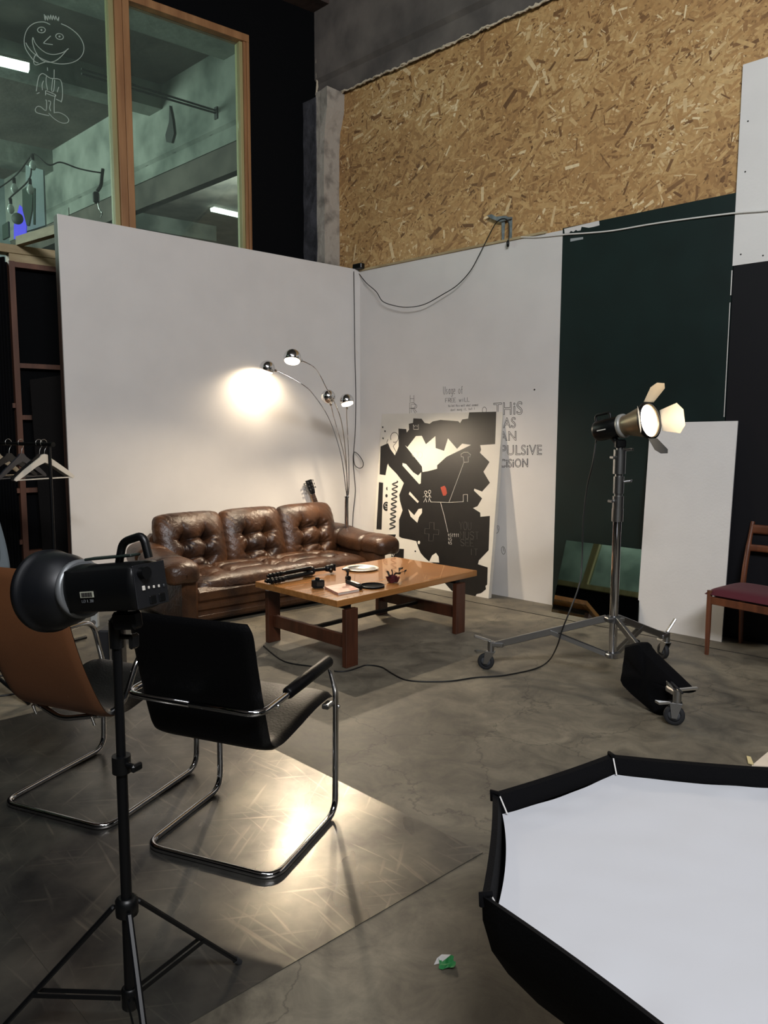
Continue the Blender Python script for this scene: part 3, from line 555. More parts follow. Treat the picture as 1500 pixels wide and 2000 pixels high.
for poly in ([(300, 605), (365, 520), (410, 518), (442, 583), (515, 520), (517, 612), (582, 634), (612, 538), (682, 619), (722, 578), (790, 588), (600, 680), (528, 745), (528, 772), (460, 790), (415, 797), (412, 755), (282, 592)], [(262, 728), (288, 735), (345, 800), (382, 824), (406, 798), (402, 885), (390, 890), (262, 748)],
             [(318, 948), (388, 1025), (378, 1036), (310, 968)], [(305, 1083), (352, 1130), (385, 1082), (412, 1078), (412, 1112), (388, 1145), (376, 1188), (324, 1140)], ell(388, 1340, 9, 13), [(465, 1492), (490, 1440), (520, 1420), (540, 1450), (545, 1495)],
             [(150, 730), (160, 760), (250, 860), (268, 884), (236, 975), (250, 1085), (232, 1160), (200, 1230), (140, 1210), (150, 1000), (140, 830)]):
    blob(poly, .0007, 'white_shape', MATS['canvas_white'])
blob([(555, 915), (585, 902), (597, 920), (605, 960), (595, 978), (575, 980), (565, 950)], .001, 'red_blot', red_)
lines = [([(735, 722), (620, 1030)], 1), ([(480, 1028), (620, 1032), (730, 1026)], 1), ([(555, 1032), (582, 1130), (612, 1262)], 1), ([(730, 1026), (730, 972), (762, 970), (762, 1026)], 1),
         ([(735, 722), (730, 680), (715, 680), (712, 660), (735, 645), (765, 645), (788, 665), (780, 682), (768, 680), (770, 720), (735, 722)], 0), ([(345, 432), (348, 468), (384, 468), (384, 430), (375, 448), (364, 435), (355, 450), (345, 432)], 1)]
def cvlines(L, r, name, mt, sm=0): return ink_lines(CV, L, r, name, mt, cv, .0012, cpx, 4, sm)
for l, _ in lines: cvlines([l], .0026, 'white_line', inkW)
cvlines([ell(440, 955, 10, 12), [(440, 968), (440, 1000), (425, 1030)], [(440, 1000), (448, 1030)], [(420, 990), (440, 975), (455, 992)], ell(470, 950, 10, 12), [(470, 962), (468, 1000), (462, 1028)], [(468, 1000), (480, 1028)], [(455, 992), (470, 972), (482, 995)]], .0028, 'stick_figures', inkW)
cvlines([[(435, 1232), (470, 1235), (470, 1185), (505, 1187), (505, 1240), (542, 1243), (540, 1280), (502, 1278), (498, 1330), (465, 1328), (466, 1275), (432, 1272), (435, 1232)]], .002, 'cross_outline', inkG)
def tc(s, x0, y0, x1, y1, h): return text_px(s, x0, y0, x1, y1, h)
cvlines(tc('451111', 612, 1296, 700, 1298, 26) + tc('45', 614, 1326, 645, 1326, 24) + tc('45', 614, 1356, 645, 1356, 24), .0020, 'white_numbers', inkW)
cvlines(tc('YOU', 700, 1240, 800, 1245, 60) + tc('MUST', 705, 1310, 860, 1315, 55) + tc('SEE', 710, 1365, 820, 1370, 50) + tc('IT', 780, 1435, 850, 1440, 48), .0016, 'grey_words', inkG)
zz = []
for i in range(10):
    t = i/9; x = 178+22*t; y = 1225-345*t; zz += [(x-16, y+10), (x+24, y-6), (x+20, y-14)]
cvlines([zz], .0075, 'scrawled_word', ink, 3)
cvlines([ell(200, 530, 30, 38, 150, 470), [(215, 570), (190, 600), (212, 640), (205, 670)], [(150, 545), (140, 580), (165, 620)]], .003, 'black_squiggle', ink, 2)
for l in (ell(137, 1052, 12, 12), [(130, 1075), (137, 1080), (145, 1072)], text_px('OO', 168, 1445, 200, 1445, 30)[0], text_px('OO', 168, 1445, 200, 1445, 30)[1]): cvlines([l], .003, 'white_squiggle', inkW, 2)
cvlines([ell(360, 660, 25, 22), ell(395, 665, 20, 25)], .0012, 'faint_squiggle', mat('faint', 'a8a297'), 2)
# ================================================================== CABLES AND FITTINGS ON THE WALL
def rp(x, y, d=.03): return R_(*R_.px(x, y, d), d)
def lp(x, y, d=.02): return L_(*L_.px(x, y, d), d)
m = MB(); a = lp(692, 527, .02)
m.tube(smooth_path([lp(691, 530, .03), lp(692, 600, .02), lp(693, 680, .015), lp(695, 770, .015), lp(694, 840, .015), lp(691, 880, .02), lp(692, 905, .03), lp(700, 914, .06), lp(708, 912, .09), lp(709, 902, .09), lp(700, 888, .05), lp(691, 884, .02), lp(690, 905, .015), lp(692, 930, .015), lp(694, 960, .015), lp(690, 1000, .015), lp(688, 1045, .015), lp(686, 1110, .015)]), .0042, 6)
tag(m.build('wall_cable', cab), 'black cable hanging straight down beside the wall corner with one loop', 'cable')
m = MB(); m.tube(smooth_path([rp(697, 529, .02), rp(715, 552, .06), rp(735, 570, .08), rp(748, 589, .09), rp(775, 598, .1), rp(800, 600, .1), rp(830, 594, .1), rp(865, 575, .09), rp(893, 557, .08), rp(918, 530, .07), rp(935, 500, .06), rp(955, 460, .05), rp(970, 434, .05), rp(985, 427, .05), rp(994, 438, .05), rp(994, 465, .05), rp(992, 476, .05)]), .0042, 6)
tag(m.build('draped_cable', cab), 'black cable draped in a slack curve from the corner to the bracket', 'cable')
m = MB(); m.box(R_(.02, HB+.04, .06), (.13, .06, .055), rotz(-.75), .008); tag(m.build('power_adapter', blk), 'small black adapter sitting on top of the boards at the corner', 'adapter')
br_ = root('taped_bracket', rp(985, 470, .02), 0, 'metal bracket with strips of silver tape above the white board', 'bracket')
tape = mat('silver_tape', '8d9698', .4, .3, noise=.4, nscale=20)
strip(R_, [R_.px(*p, .02) for p in ((980, 425), (987, 424), (985, 470), (981, 472))], .02, .006, 'tape_strip', tape, br_)
strip(R_, [R_.px(*p, .02) for p in ((994, 424), (1001, 424), (1000, 464), (995, 468))], .02, .006, 'tape_strip', tape, br_)
strip(R_, [R_.px(*p, .03) for p in ((953, 422), (962, 419), (970, 424), (990, 422), (1000, 428), (978, 434), (962, 428))], .026, .02, 'bracket_arm', tape, br_)
m = MB(); m.lathe([(.001, -.03), (.012, -.02), (.014, .01), (.005, .03)], rp(992, 476, .05), (0, 0, 1), 10); m.build('plug', blk, br_, True)
m = MB(); m.tube(smooth_path([rp(1018, 463, .03), rp(1050, 463, .03), rp(1103, 458, .03), rp(1150, 455, .03), rp(1200, 450, .03), rp(1270, 438, .03), rp(1340, 428, .03), rp(1437, 416, .035), rp(1500, 411, .035), rp(1560, 402, .035)]), .0065, 6)
tag(m.build('white_cable', mat('white_pvc', 'd8d6d0', .45)), 'white cable running along the top of the green board', 'cable')
# ================================================================== FLOOR PLATES
K = V((.356, 2.501, 0)); f_ = V((-.713, .701, 0)).normalized(); e_ = V((-.74, -.673, 0)).normalized()
def plate(k, a, b, lab):
    m = MB(); m.prism([k, k+f_*a, k+f_*a+e_*b, k+e_*b], V((0, 0, .003))); o = m.build('steel_floor_plate', plateM); tag(o, lab, 'metal sheet')
plate(K, 2.46, 1.325, 'scuffed steel sheet on the floor under the black cantilever chair')
plate(K+e_*1.3265+f_*-.02, 2.46, 1.25, 'steel sheet on the floor at the lower left corner, under the stand')
# ================================================================== SOFA
SO = L_(1.58, 0, .14); Msofa = Matrix.Translation(SO) @ basis(-L_.u, -L_.n, UP).to_4x4()    # local x right (towards corner), y towards the wall, z up
sf = root('leather_sofa', M=Msofa, label='brown leather three-seat sofa with buttoned back cushions against the white partition', cat='sofa')
def tufted(w, h, t, tufts, nx, ny, M, pw=3.0, wr=.0045, seed=0):
    xs = sorted(set(round(a, 3) for a, _ in tufts)); ys = sorted(set(round(b, 3) for _, b in tufts)); rnd = random.Random(seed); ph = [rnd.uniform(0, 6) for _ in tufts]
    def front(u, v):
        x, y = (u*2-1), (v*2-1)
        e = (max(0, 1-abs(x)**pw)*max(0, 1-abs(y)**pw))**.42
        z = t*e; X, Y = x*w/2, y*h/2
        for k, (a, b) in enumerate(tufts):
            dx, dy = X-a, Y-b; d = math.hypot(dx, dy); z -= t*(.40*math.exp(-(d/.020)**1.1)+.25*math.exp(-(d/.06)**2))*e
            an = math.atan2(dy, dx); z += wr*math.sin(an*8+ph[k]+2*math.sin(an*2+ph[k]))*math.exp(-((d-.06)/.05)**2)*(.3+.7*max(0, math.sin(an*1.5+ph[k])))*e
        if tufts:
            for a in xs:
                inside = 1 if ys[0]-.01 <= Y <= ys[-1]+.01 else math.exp(-((min(abs(Y-ys[0]), abs(Y-ys[-1])))/.10)**2)
                z -= t*inside*(.13*math.exp(-((X-a-.006*math.sin(Y*20))/.009)**2)+.12*math.exp(-((X-a)/.035)**2))*e
            for b in ys:
                inside = 1 if xs[0]-.01 <= X <= xs[-1]+.01 else math.exp(-((min(abs(X-xs[0]), abs(X-xs[-1])))/.06)**2)
                z -= t*inside*(.13*math.exp(-((Y-b-.004*math.sin(X*25))/.009)**2)+.12*math.exp(-((Y-b)/.035)**2))*e
        edge = 1-e; z += wr*.7*edge*math.sin((X*1.0+Y*1.3)*70+math.sin(X*30)*2)
        k = 1-.10*(abs(x)**4)*(abs(y)**4)
        return V((X*k, Y*k, z))
    m = MB(); m.grid(lambda u, v: M @ front(u, v), nx, ny)
    m.grid(lambda u, v: M @ V((front(u, v).x, front(u, v).y, -t*.45*(max(0, 1-abs(u*2-1)**4)*max(0, 1-abs(v*2-1)**4))**.4)), 24, 24)
    return m, front
def M4(x, y, z, o): return Matrix.Translation(V(o)) @ basis(V(x), V(y), V(z)).to_4x4()
tl_ = math.radians(17); bx = V((1, 0, 0)); by = V((0, math.sin(tl_), math.cos(tl_))); bz = V((0, -math.cos(tl_), math.sin(tl_)))
for i, cx in enumerate((-.60, 0.0, .60)):
    Mc = M4(bx, by, bz, (cx, -.225, .545)); tf = [(-.10, -.135), (.10, -.135), (-.10, .025), (.10, .025)]
    mm, fr = tufted(.635, .54, .13, tf, 130, 110, Mc, seed=i); c = mm.build('back_cushion', leather_, sf)
    for a, b in tf:
        q = fr(a/.635*2/2+.5, b/.54*2/2+.5); MB().lathe([(.011, -.004), (.011, .0), (.007, .006), (.001, .008)], Mc @ (V((a, b, q.z+.004))), bz, 12).build('button', mat('button_leather', '8a6a4c', .3), c)
ts = [(x, y) for x in (-.70, -.50, -.10, .10, .50, .70) for y in (-.12, .10)]
Ms = M4((1, 0, 0), (0, 1, 0), (0, 0, 1), (0, -.55, .285))
mm, fr = tufted(1.80, .66, .105, ts, 200, 80, Ms, pw=5, wr=.005, seed=9); st = mm.build('seat_cushion', leather_, sf)
m = MB(); m.box((0, -.845, .235), (1.79, .08, .13), None, .035); m.build('seat_front', leather_, sf)
m = MB(); m.box((0, -.845, .145), (1.80, .07, .075), None, .025); m.box((0, -.85, .07), (1.80, .07, .07), None, .02); m.build('plinth_roll', leather_, sf)
m = MB(); m.box((0, -.47, .14), (1.84, .78, .20), None, .02); m.build('base', leather_, sf)
m = MB(); m.box((0, -.11, .36), (1.84, .12, .56), basis(bx, -bz, by) if False else None, .03); m.build('back_frame', leather_, sf)
for sx in (-1, 1):
    def arm(u, v, sx=sx):
        y = -.06-.93*v
        zc = .50-.065*v**1.2 + .01*math.sin(v*9); hw = .135+.022*math.sin(PI*min(1, v*1.02)); hh = .085
        cre = 1-.12*math.exp(-((v-.34)/.018)**2)-.12*math.exp(-((v-.70)/.018)**2)
        if v > .9: q = (v-.9)/.1; en = math.sqrt(max(0, 1-q*q)); cre *= max(.02, en**.7)
        if v < .05: cre *= max(.02, math.sqrt(v/.05))
        a = 2*PI*u; c, s = math.cos(a), math.sin(a); p = lambda t: math.copysign(abs(t)**.8, t)
        return V((sx*(.965+.05*v) + hw*p(c)*cre, y, zc + hh*p(s)*cre - .03*abs(c)*(1 if s < 0 else .2)))
    m = MB(); m.grid(arm, 36, 90, closeu=True); m.build('armrest', leather_, sf)
    m = MB(); m.box((sx*.945, -.49, .225), (.13, .86, .38), None, .03); m.build('side_panel', leather_, sf)
# ================================================================== COFFEE TABLE
TO = V((-.286, 4.497, 0)); ta = V((.697, .717, 0)).normalized(); tb = V((-ta.y, ta.x, 0))
tbl = root('coffee_table', M=M4(ta, tb, UP, TO), label='low teak coffee table with slab legs standing before the sofa', cat='table')
TL, TW, TH = 1.42, .852, .45
m = MB(); m.box((TL/2, TW/2, TH-.021), (TL, TW, .042), None, .003); m.build('table_top', teak, tbl)
for a in (.13, 1.235):
    for b in (.025, TW-.025):
        m = MB(); m.box((a, b, .188), (.105, .04, .376), None, .003); m.build('leg', teakD, tbl)
    m = MB(); m.box((a, TW/2, .155), (.035, TW-.095, .085), None, .003); m.build('cross_rail', teakD, tbl)
    m = MB(); m.box((a, TW/2, .39), (.05, TW-.08, .036), None, .002); m.build('top_bearer', mat('black_wood', '140d0a', .6), tbl)
m = MB(); m.box((TL*.48, TW/2, .17), (1.06, .03, .022)); m.build('stretcher', mat('black_wood', '140d0a', .6), tbl)
TT = Pl(V((0, 0, TH)), (1, 0, 0), (0, 0, 1), (0, 1, 0))
def tp(x, y, z=0): r = TT.px(x, y, z); return V((r[0], r[1], TH+z))
# --- things on the table
# folded tripod
A = tp(522, 1134, .03); B = tp(600, 1116, .035); C_ = tp(645, 1109, .04); ax = (C_-A).normalized(); sd = V((-ax.y, ax.x, 0)).normalized()
tr_ = root('folded_tripod', (A+C_)/2-V((0, 0, .03)), 0, 'folded black tripod lying at the back edge of the coffee table', 'tripod')
ln = (B-A).length
for k, (o1, o2) in enumerate(((-.022, -.008), (.022, -.008), (0, .03))):
    m = MB(); q0 = A + sd*o1*1.1 + UP*o2; q1 = A + ax*ln*1.0 + sd*o1*.8 + UP*o2
    m.tube([q0, q0+(q1-q0)*.22], .009, 10); m.tube([q0+(q1-q0)*.2, q0+(q1-q0)*.45], .0115, 10); m.tube([q0+(q1-q0)*.42, q1], .014, 10)
    lg = m.build('leg', blkm, tr_, True)
    m = MB()
    for t in (.04, .12, .20, .28): c = q0+(q1-q0)*t; m.tube([c, c+ax*.018], .017, 10)
    m.build('twist_lock', blk, lg, True)
m = MB(); m.tube([B-ax*.02, B+ax*.05], .032, 14); m.tube([B+ax*.04, C_-ax*.05], .013, 10); m.build('centre_column', blkm, tr_, True)
m = MB(); m.lathe([(.001, -.03), (.02, -.025), (.027, 0), (.02, .025), (.001, .03)], C_-ax*.02, ax, 14); m.tube([C_, C_+ax*.02], .024, 14); m.box(C_+ax*.03, (.012, .05, .05), basis(ax, sd, UP), .003); m.build('ball_head', blkm, tr_, True)
m = MB(); m.tube([C_-ax*.03, C_-ax*.03-UP*.012-sd*.04], .007, 8); m.tube([C_-ax*.03-UP*.010-sd*.034, C_-ax*.03-UP*.015-sd*.046], .015, 10); m.build('knob', blk, tr_, True)
# small camera
c = tp(621, 1148); cm = root('compact_camera', c, .25, 'small black camera on the table in front of the folded tripod', 'camera')
m = MB(); m.box((0, 0, .030), (.085, .038, .05), None, .006); m.box((.0, .0, .005), (.06, .06, .01), None, .002); m.build('body', blk, cm)
m = MB(); m.box((-.003, 0, .062), (.03, .03, .018), None, .006); m.build('viewfinder_hump', blk, cm)
m = MB(); m.lathe([(.02, 0), (.02, .025), (.016, .026), (.014, .02)], (.0, .019, .03), (0, 1, 0), 18); m.build('lens', blkm, cm)
m = MB(); m.box((.012, -.0195, .028), (.045, .003, .03)); m.build('screen', mat('screen_grey', '2b2c2a', .15), cm)
# book
bq = [tp(635, 1150), tp(675, 1143), tp(692, 1154), tp(661, 1163)]; c = (bq[0]+bq[2])/2
bk = root('paperback', c, 0, 'thin book with pale pink cover near the table corner', 'book')
u1 = (bq[1]-bq[0]); u2 = (bq[3]-bq[0]); q = [bq[0], bq[0]+u1, bq[0]+u1+u2, bq[0]+u2]
m = MB(); m.prism([p+UP*.002 for p in [c+(x-c)*.98 for x in q]], UP*.013); m.build('pages', mat('paper_edge', 'c9c0b2', .8), bk, True)
m = MB(); m.prism([p+UP*.015 for p in q], UP*.0015); m.prism([p+UP*.0 for p in q], UP*.0018); m.prism([q[0], q[3], q[3]+u1*-.015, q[0]+u1*-.015], UP*.0165); m.build('cover', mat('pink_cover', 'd0a897', .5, col2='b98370', nscale=14), bk, True)
m = MB(); m.prism([p+UP*.0166 for p in (q[0]+u1*.62+u2*.72, q[0]+u1*.95+u2*.72, q[0]+u1*.95+u2*.95, q[0]+u1*.62+u2*.95)], UP*.0003); m.build('red_print', mat('red_print', 'a84836', .5), bk, True)
# phone gimbal
g0 = tp(678, 1143); g1 = tp(706, 1153); gd = (g1-g0).normalized(); gs = V((-gd.y, gd.x, 0))
gb = root('phone_gimbal', (g0+g1)/2, 0, 'silver and black handheld gimbal lying beside the black disc', 'gimbal')
m = MB(); m.box((g0+g1)/2+UP*.018, ((g1-g0).length, .034, .034), basis(gd, gs, UP), .010); m.build('handle', blk, gb, True)
m = MB(); m.box((g0+g1)/2-gd*.006+UP*.037, ((g1-g0).length*.8, .022, .006), basis(gd, gs, UP), .002); m.build('silver_grip_plate', steel, gb, True)
m = MB(); m.tube([g0+UP*.02, g0+UP*.06], .012, 10); m.tube(arc_path([g0+UP*.05, g0+UP*.095+gd*.012, g0+UP*.10-gd*.012], .02), .008, 8); m.lathe([(.017, -.012), (.017, .012)], g0+UP*.052+gd*.014, gd, 14); m.build('motor_arm', blk, gb, True)
m = MB(); m.box(g0+UP*.108-gd*.016, (.036, .045, .014), basis(gd, gs, UP), .003); m.build('phone_clamp', steel, gb, True)
# black disc, silver disc
c = tp(727, 1146); dk = root('black_disc', c, 0, 'shallow black disc with raised rim beside the gimbal', 'disc'); r = .066
rr = (tp(751, 1146)-tp(703, 1146)).length/2
MB().lathe([(.001, 0), (rr, 0), (rr, .012), (rr-.004, .014), (rr-.008, .011), (rr-.009, .006), (.001, .006)], c, (0, 0, 1), 48).build('dish', fabricB, dk, True)
MB().lathe([(rr-.0005, .010), (rr+.001, .0105), (rr+.001, .013), (rr-.004, .0145)], c, (0, 0, 1), 48, caps=False).build('rim', mat('grey_rim', '55575a', .35, .6), dk, True)
c = tp(706, 1112); rr = (tp(740, 1112)-tp(673, 1112)).length/2; dk = root('silver_tray', c, 0, 'round polished silver ring dish at the back middle of the table', 'tray')
MB().lathe([(.001, 0), (rr-.02, 0), (rr-.01, .004), (rr, .012), (rr-.004, .014), (rr-.018, .010), (rr-.022, .004), (.001, .004)], c, (0, 0, 1), 56).build('dish', steel, dk, True)
MB().lathe([(rr-.020, .0095), (rr-.004, .0150), (rr+.001, .0125)], c, (0, 0, 1), 56, caps=False).build('rim', mat('bright_rim', 'e0dcd2', .3, .5), dk, True)
# dried rose
c = tp(767, 1138); rs = root('dried_rose', c, 0, 'dried dark red rose with curled leaves lying on the table', 'flower')
for k in range(15):
    a = k*2.4; r = .008+.0022*k; o_ = c + V((0, 0, .03))
    def petal(u, v, a=a, r=r, k=k):
        th = a+(u-.5)*1.7; rad = r*(1+.35*v)+.003*math.sin(u*9+k); return o_ + V((math.cos(th)*rad, math.sin(th)*rad, -.024+.045*v-.0010*k*v+.004*math.sin(u*7+k)))
    m = MB(); m.grid(petal, 9, 7); m.build('petal', mat('dried_red', '5e1820', .7, col2='380c12', nscale=60), rs, True)
m = MB(); m.tube(smooth_path([c+V((0, 0, .012)), tp(762, 1128, .03), tp(775, 1120, .05), tp(790, 1116, .05)]), .0022, 6); m.build('stem', mat('dry_stem', '2c241a', .8), rs, True)
def leafm(p, q, wd, par):
    p, q = V(p), V(q); d = q-p; s = d.cross(UP).normalized()*wd
    m = MB(); m.grid(lambda u, v: p+d*v+s*(u-.5)*2*math.sin(PI*min(1, max(.02, v)))+UP*(.012*(2*u-1)**2+.01*math.sin(v*5)), 5, 8); m.build('leaf', mat('dry_leaf', '1d1a17', .8), par, True)
for a, b, ww in (((755, 1118, .05), (762, 1130, .02), .008), ((764, 1116, .06), (768, 1126, .02), .006), ((768, 1128, .03), (783, 1118, .05), .007), ((779, 1119, .05), (787, 1108, .06), .014), ((790, 1124, .02), (794, 1112, .05), .006), ((760, 1132, .02), (766, 1122, .04), .008)): leafm(tp(*a), tp(*b), ww, rs)
# ================================================================== ARC FLOOR LAMP
def warmpoint(p, power, aim, rad=.03):
    d = bpy.data.lights.new('lamp_bulb_light', 'SPOT'); d.energy = power; d.color = (1, .82, .60); d.shadow_soft_size = rad; d.spot_size = 2.8; d.spot_blend = .6; o = bpy.data.objects.new('lamp_bulb_light', d); COL.objects.link(o); o.location = p; o.rotation_euler = V(aim).to_track_quat('-Z', 'Y').to_euler(); return o
def on_depth(x, y, Y): r = _f + CR*((x-750)/FPX) - CU*((y-1000)/FPX); return V((0, 0, H0)) + r*(Y/r.y)
lampP = on_depth(677, 1000, 7.10); base = V((lampP.x, lampP.y, 0))
al = root('arc_floor_lamp', base, 0, 'chrome floor lamp with four arching arms and ball shades behind the sofa arm', 'floor lamp')
m = MB(); m.lathe([(.001, 0), (.15, 0), (.155, .01), (.15, .03), (.02, .035), (.001, .035)], base, (0, 0, 1), 32); m.build('base', chrome, al, True)
pz = on_depth(678, 970, 7.10).z
m = MB(); m.tube([base+UP*.03, V((base.x, base.y, pz))], .019, 16); m.tube([V((base.x, base.y, pz-.01)), V((base.x, base.y, pz+.005))], .024, 16); m.build('pole', chrome, al, True)
ptop = V((base.x, base.y, pz))
arms = [([(676, 960, 7.1), (668, 900, 7.12), (655, 850, 7.14), (636, 805, 7.1), (610, 768, 7.05), (595, 754, 7.0), (565, 736, 6.98), (538, 724, 6.96)], (522, 719, 6.95), (-.30, .02, -.95), 30, 1),
        ([(678, 960, 7.1), (676, 900, 7.0), (668, 830, 6.8), (655, 790, 6.65), (636, 755, 6.5), (626, 735, 6.45), (612, 716, 6.25), (588, 704, 6.15)], (571, 699, 6.1), (-.02, -.36, -.93), 120, 1),
        ([(679, 960, 7.1), (674, 900, 7.1), (662, 850, 7.0), (652, 815, 6.95), (646, 790, 6.9)], (641, 775, 6.88), (.1, .9, .35), 0, 0),
        ([(681, 960, 7.1), (681, 900, 7.12), (679, 850, 7.1), (677, 815, 7.0), (677, 800, 6.95)], (677, 783, 6.9), (.25, -.22, -.94), 120, 1)]
for k, (pts, hd, dr, pw, lit) in enumerate(arms):
    hp = on_depth(*hd[:2], hd[2]); q = [ptop + V((0, 0, -.005))] + [on_depth(x, y, Y) for x, y, Y in pts] + [hp + (on_depth(*pts[-1][:2], pts[-1][2])-hp).normalized()*.055]
    m = MB(); m.tube(smooth_path(q, 6), .0048, 8); m.build('arm', chrome, al, True)
    d = V(dr).normalized(); R = .072 if k < 2 else .066
    m = MB(); prof = [(R*math.sin(t), -R*math.cos(t)) for t in [i*PI*.62/14 for i in range(15)]] ; prof = [(max(a, .0005), b) for a, b in prof]
    m.lathe(prof + [(prof[-1][0]-.004, prof[-1][1]), (R*.9*math.sin(1.2), -R*.9*math.cos(1.2)), (.001, -R*.88)], hp, d, 32, caps=False); sh = m.build('shade', mat('satin_chrome', 'e2e2e2', .16, 1), al, True)
    m = MB(); m.lathe([(.001, .0), (R*.5, .006), (R*.80, .018), (R*.80, .024+.012), (R*.5, .044), (.001, .048)], hp, d, 24)
    m.build('bulb', bulb_warm if lit else mat('bulb_off', 'c9c2b0', .3), sh, True)
    m = MB(); m.lathe([(.014, 0), (.014, .03), (.006, .035)], hp + (q[-1]-hp).normalized()*(R-.012), (q[-1]-hp), 12); m.build('collar', chrome, sh, True)
    if pw: warmpoint(hp + d*.055, pw, V((-.42, .42, -.8)) if k == 0 else d)
# ================================================================== GUITAR behind the sofa
gp = L_(*L_.px(620, 990, .085), .085); hd = L_(*L_.px(601, 937, .05), .05); gd = (hd-gp).normalized(); gn = L_.n; gs = gd.cross(gn).normalized()
gu = root('guitar', L_(gp and (gp-L_.o).dot(L_.u)*1 - .25, .02, .15), 0, 'guitar standing behind the sofa with only neck and dark headstock showing', 'guitar')
HB_ = hd - gd*.0; nut = hd - gd*.150; foot = nut - gd*.50
m = MB(); m.prism([foot-gs*.028, foot+gs*.028, nut+gs*.022, nut-gs*.022], -gn*.022); m.build('neck', mat('neck_wood', '8a6238', .4), gu, True)
m = MB(); m.prism([foot-gs*.028, foot+gs*.028, nut+gs*.022, nut-gs*.022], gn*.005); fb = m.build('fretboard', mat('rosewood', '3a251a', .5), gu, True)
for i in range(14):
    c = nut - gd*(.50*(1-2**(-(i+1)/7))); m = MB(); m.tube([c-gs*.023+gn*.006, c+gs*.023+gn*.006], .0012, 5); m.build('fret', steel, fb, True)
m = MB(); m.box(nut+gn*.003, (.046, .006, .01), basis(gs, gd, gn)); m.build('nut', mat('bone', 'd8cfb8', .5), gu, True)
m = MB(); m.prism([nut-gs*.022, nut+gs*.022, nut+gd*.05+gs*.034, nut+gd*.142+gs*.036, nut+gd*.150-gs*.034, nut+gd*.05-gs*.034], gn*.012); hs = m.build('headstock', mat('black_gloss', '0c0b0b', .15), gu, True)
for sg in (-1, 1):
    for i in range(3):
        c = nut + gd*(.052+i*.036); m = MB(); m.tube([c+gs*sg*.034, c+gs*sg*.05], .0035, 6); m.box(c+gs*sg*.056, (.014, .02, .007), basis(gs, gd, gn), .003); m.build('tuning_peg', steel, hs, True)
        m = MB(); m.tube([c+gs*sg*.018+gn*.012, c+gs*sg*.018+gn*.024], .005, 8); m.build('string_post', steel, hs, True)
m = MB()
for i in range(6): x = (i-2.5)*.0066; m.tube([foot+gs*x+gn*.009, nut+gs*x+gn*.009, nut+gd*(.06+.045*(i % 3))+gs*(.018 if i > 2 else -.018)+gn*.018], .0007, 4)
m.build('strings', steel, gu, True)
bc = foot - gd*.25
def body(u, v):
    t = v*2*PI; rr = .19+.035*math.cos(2*t)+.03*math.cos(t); return bc + gd*(-rr*1.15*math.cos(t)) + gs*(rr*math.sin(t)*.92) - gn*(.06*(u))
m = MB(); m.grid(body, 2, 49, smooth=False); q = [body(0, i/48) for i in range(48)]; m.add(q, [tuple(range(48))]); q = [body(1, i/48) for i in range(48)]; m.add(q, [tuple(range(48))[::-1]]); m.build('body', mat('guitar_body', '7b3f1c', .25), gu, True)
# ================================================================== LEANING MIRROR AND WHITE BOARD
def leaner(pbl, pbr, ptl, ptr, topd, th):
    a, b = V((*fl(*pbl), 0)), V((*fl(*pbr), 0)); u = (b-a).normalized(); base_d = ((a+b)/2-R_.o).dot(R_.n); n = V((u.y, -u.x, 0)); n = n if n.y < 0 else -n
    return a, b, u, n, base_d
a, b, u, n, bd = leaner((1077, 1195), (1246, 1226), 0, 0, 0, 0)
Lh = .62; lean = .30; wd = (UP - n*lean).normalized(); nn = u.cross(wd); nn = nn if nn.y < 0 else -nn
MP = Pl(a, u, nn, wd); q = [(0, 0), ((b-a).length, 0), MP.px(1253, 1073), MP.px(1106, 1055)]; q[0] = (.0, .0)
mi = root('leaning_mirror', a+u*.3, 0, 'frameless worn mirror leaning at the foot of the green wall', 'mirror')
m = MB(); m.prism([MP(x, z, 0) for x, z in q], -nn*.005); m.build('mirror_glass', mirrorM, mi, True)
m = MB(); m.prism([MP(x, z, -.006) for x, z in q], -nn*.006); m.build('backing', mat('brown_backing', '3b2a1e', .8), mi, True)
a, b = V((*fl(1243, 1222.5), 0)), V((*fl(1409, 1254), 0)); u = (b-a).normalized(); n = V((u.y, -u.x, 0)); n = n if n.y < 0 else -n
base_d = (a-R_.o).dot(R_.n)
lean = .085; wd = (UP - n*lean).normalized(); nn = u.cross(wd); nn = nn if nn.y < 0 else -nn; BP = Pl(a, u, nn, wd); q = [(0, 0), ((b-a).length, 0), BP.px(1441, 822), BP.px(1270, 826)]
m = MB(); m.prism([BP(x, z, 0) for x, z in q], -nn*.012); o = m.build('white_board', white2); tag(o, 'tall plain white panel leaning on the green and black wall behind the light stand', 'board')
# ================================================================== ROLLING LIGHT STAND
SP = V((1.372, 4.335, 0)); ls = root('rolling_light_stand', SP, 0, 'chrome light stand on three braked casters carrying the lit studio lamp', 'light stand')
m = MB(); m.tube([SP+UP*.15, SP+UP*.99], .0245, 24); m.build('lower_tube', chrome, ls, True)
m = MB(); m.tube([SP+UP*.97, SP+UP*1.045], .033, 24); m.tube([SP+UP*1.045, SP+UP*1.12], .031, 24); m.build('lower_collar', steel, ls, True)
m = MB(); m.tube([SP+UP*1.118, SP+UP*1.140], .024, 16); m.tube([SP+UP*1.135, SP+UP*1.235], .030, 24); m.build('middle_collar', steel, ls, True)
m = MB(); m.tube([SP+UP*1.233, SP+UP*1.25], .022, 16); m.tube([SP+UP*1.25, SP+UP*1.39], .035, 24); m.tube([SP+UP*1.39, SP+UP*1.41], .020, 16); m.build('top_receiver', steel, ls, True)
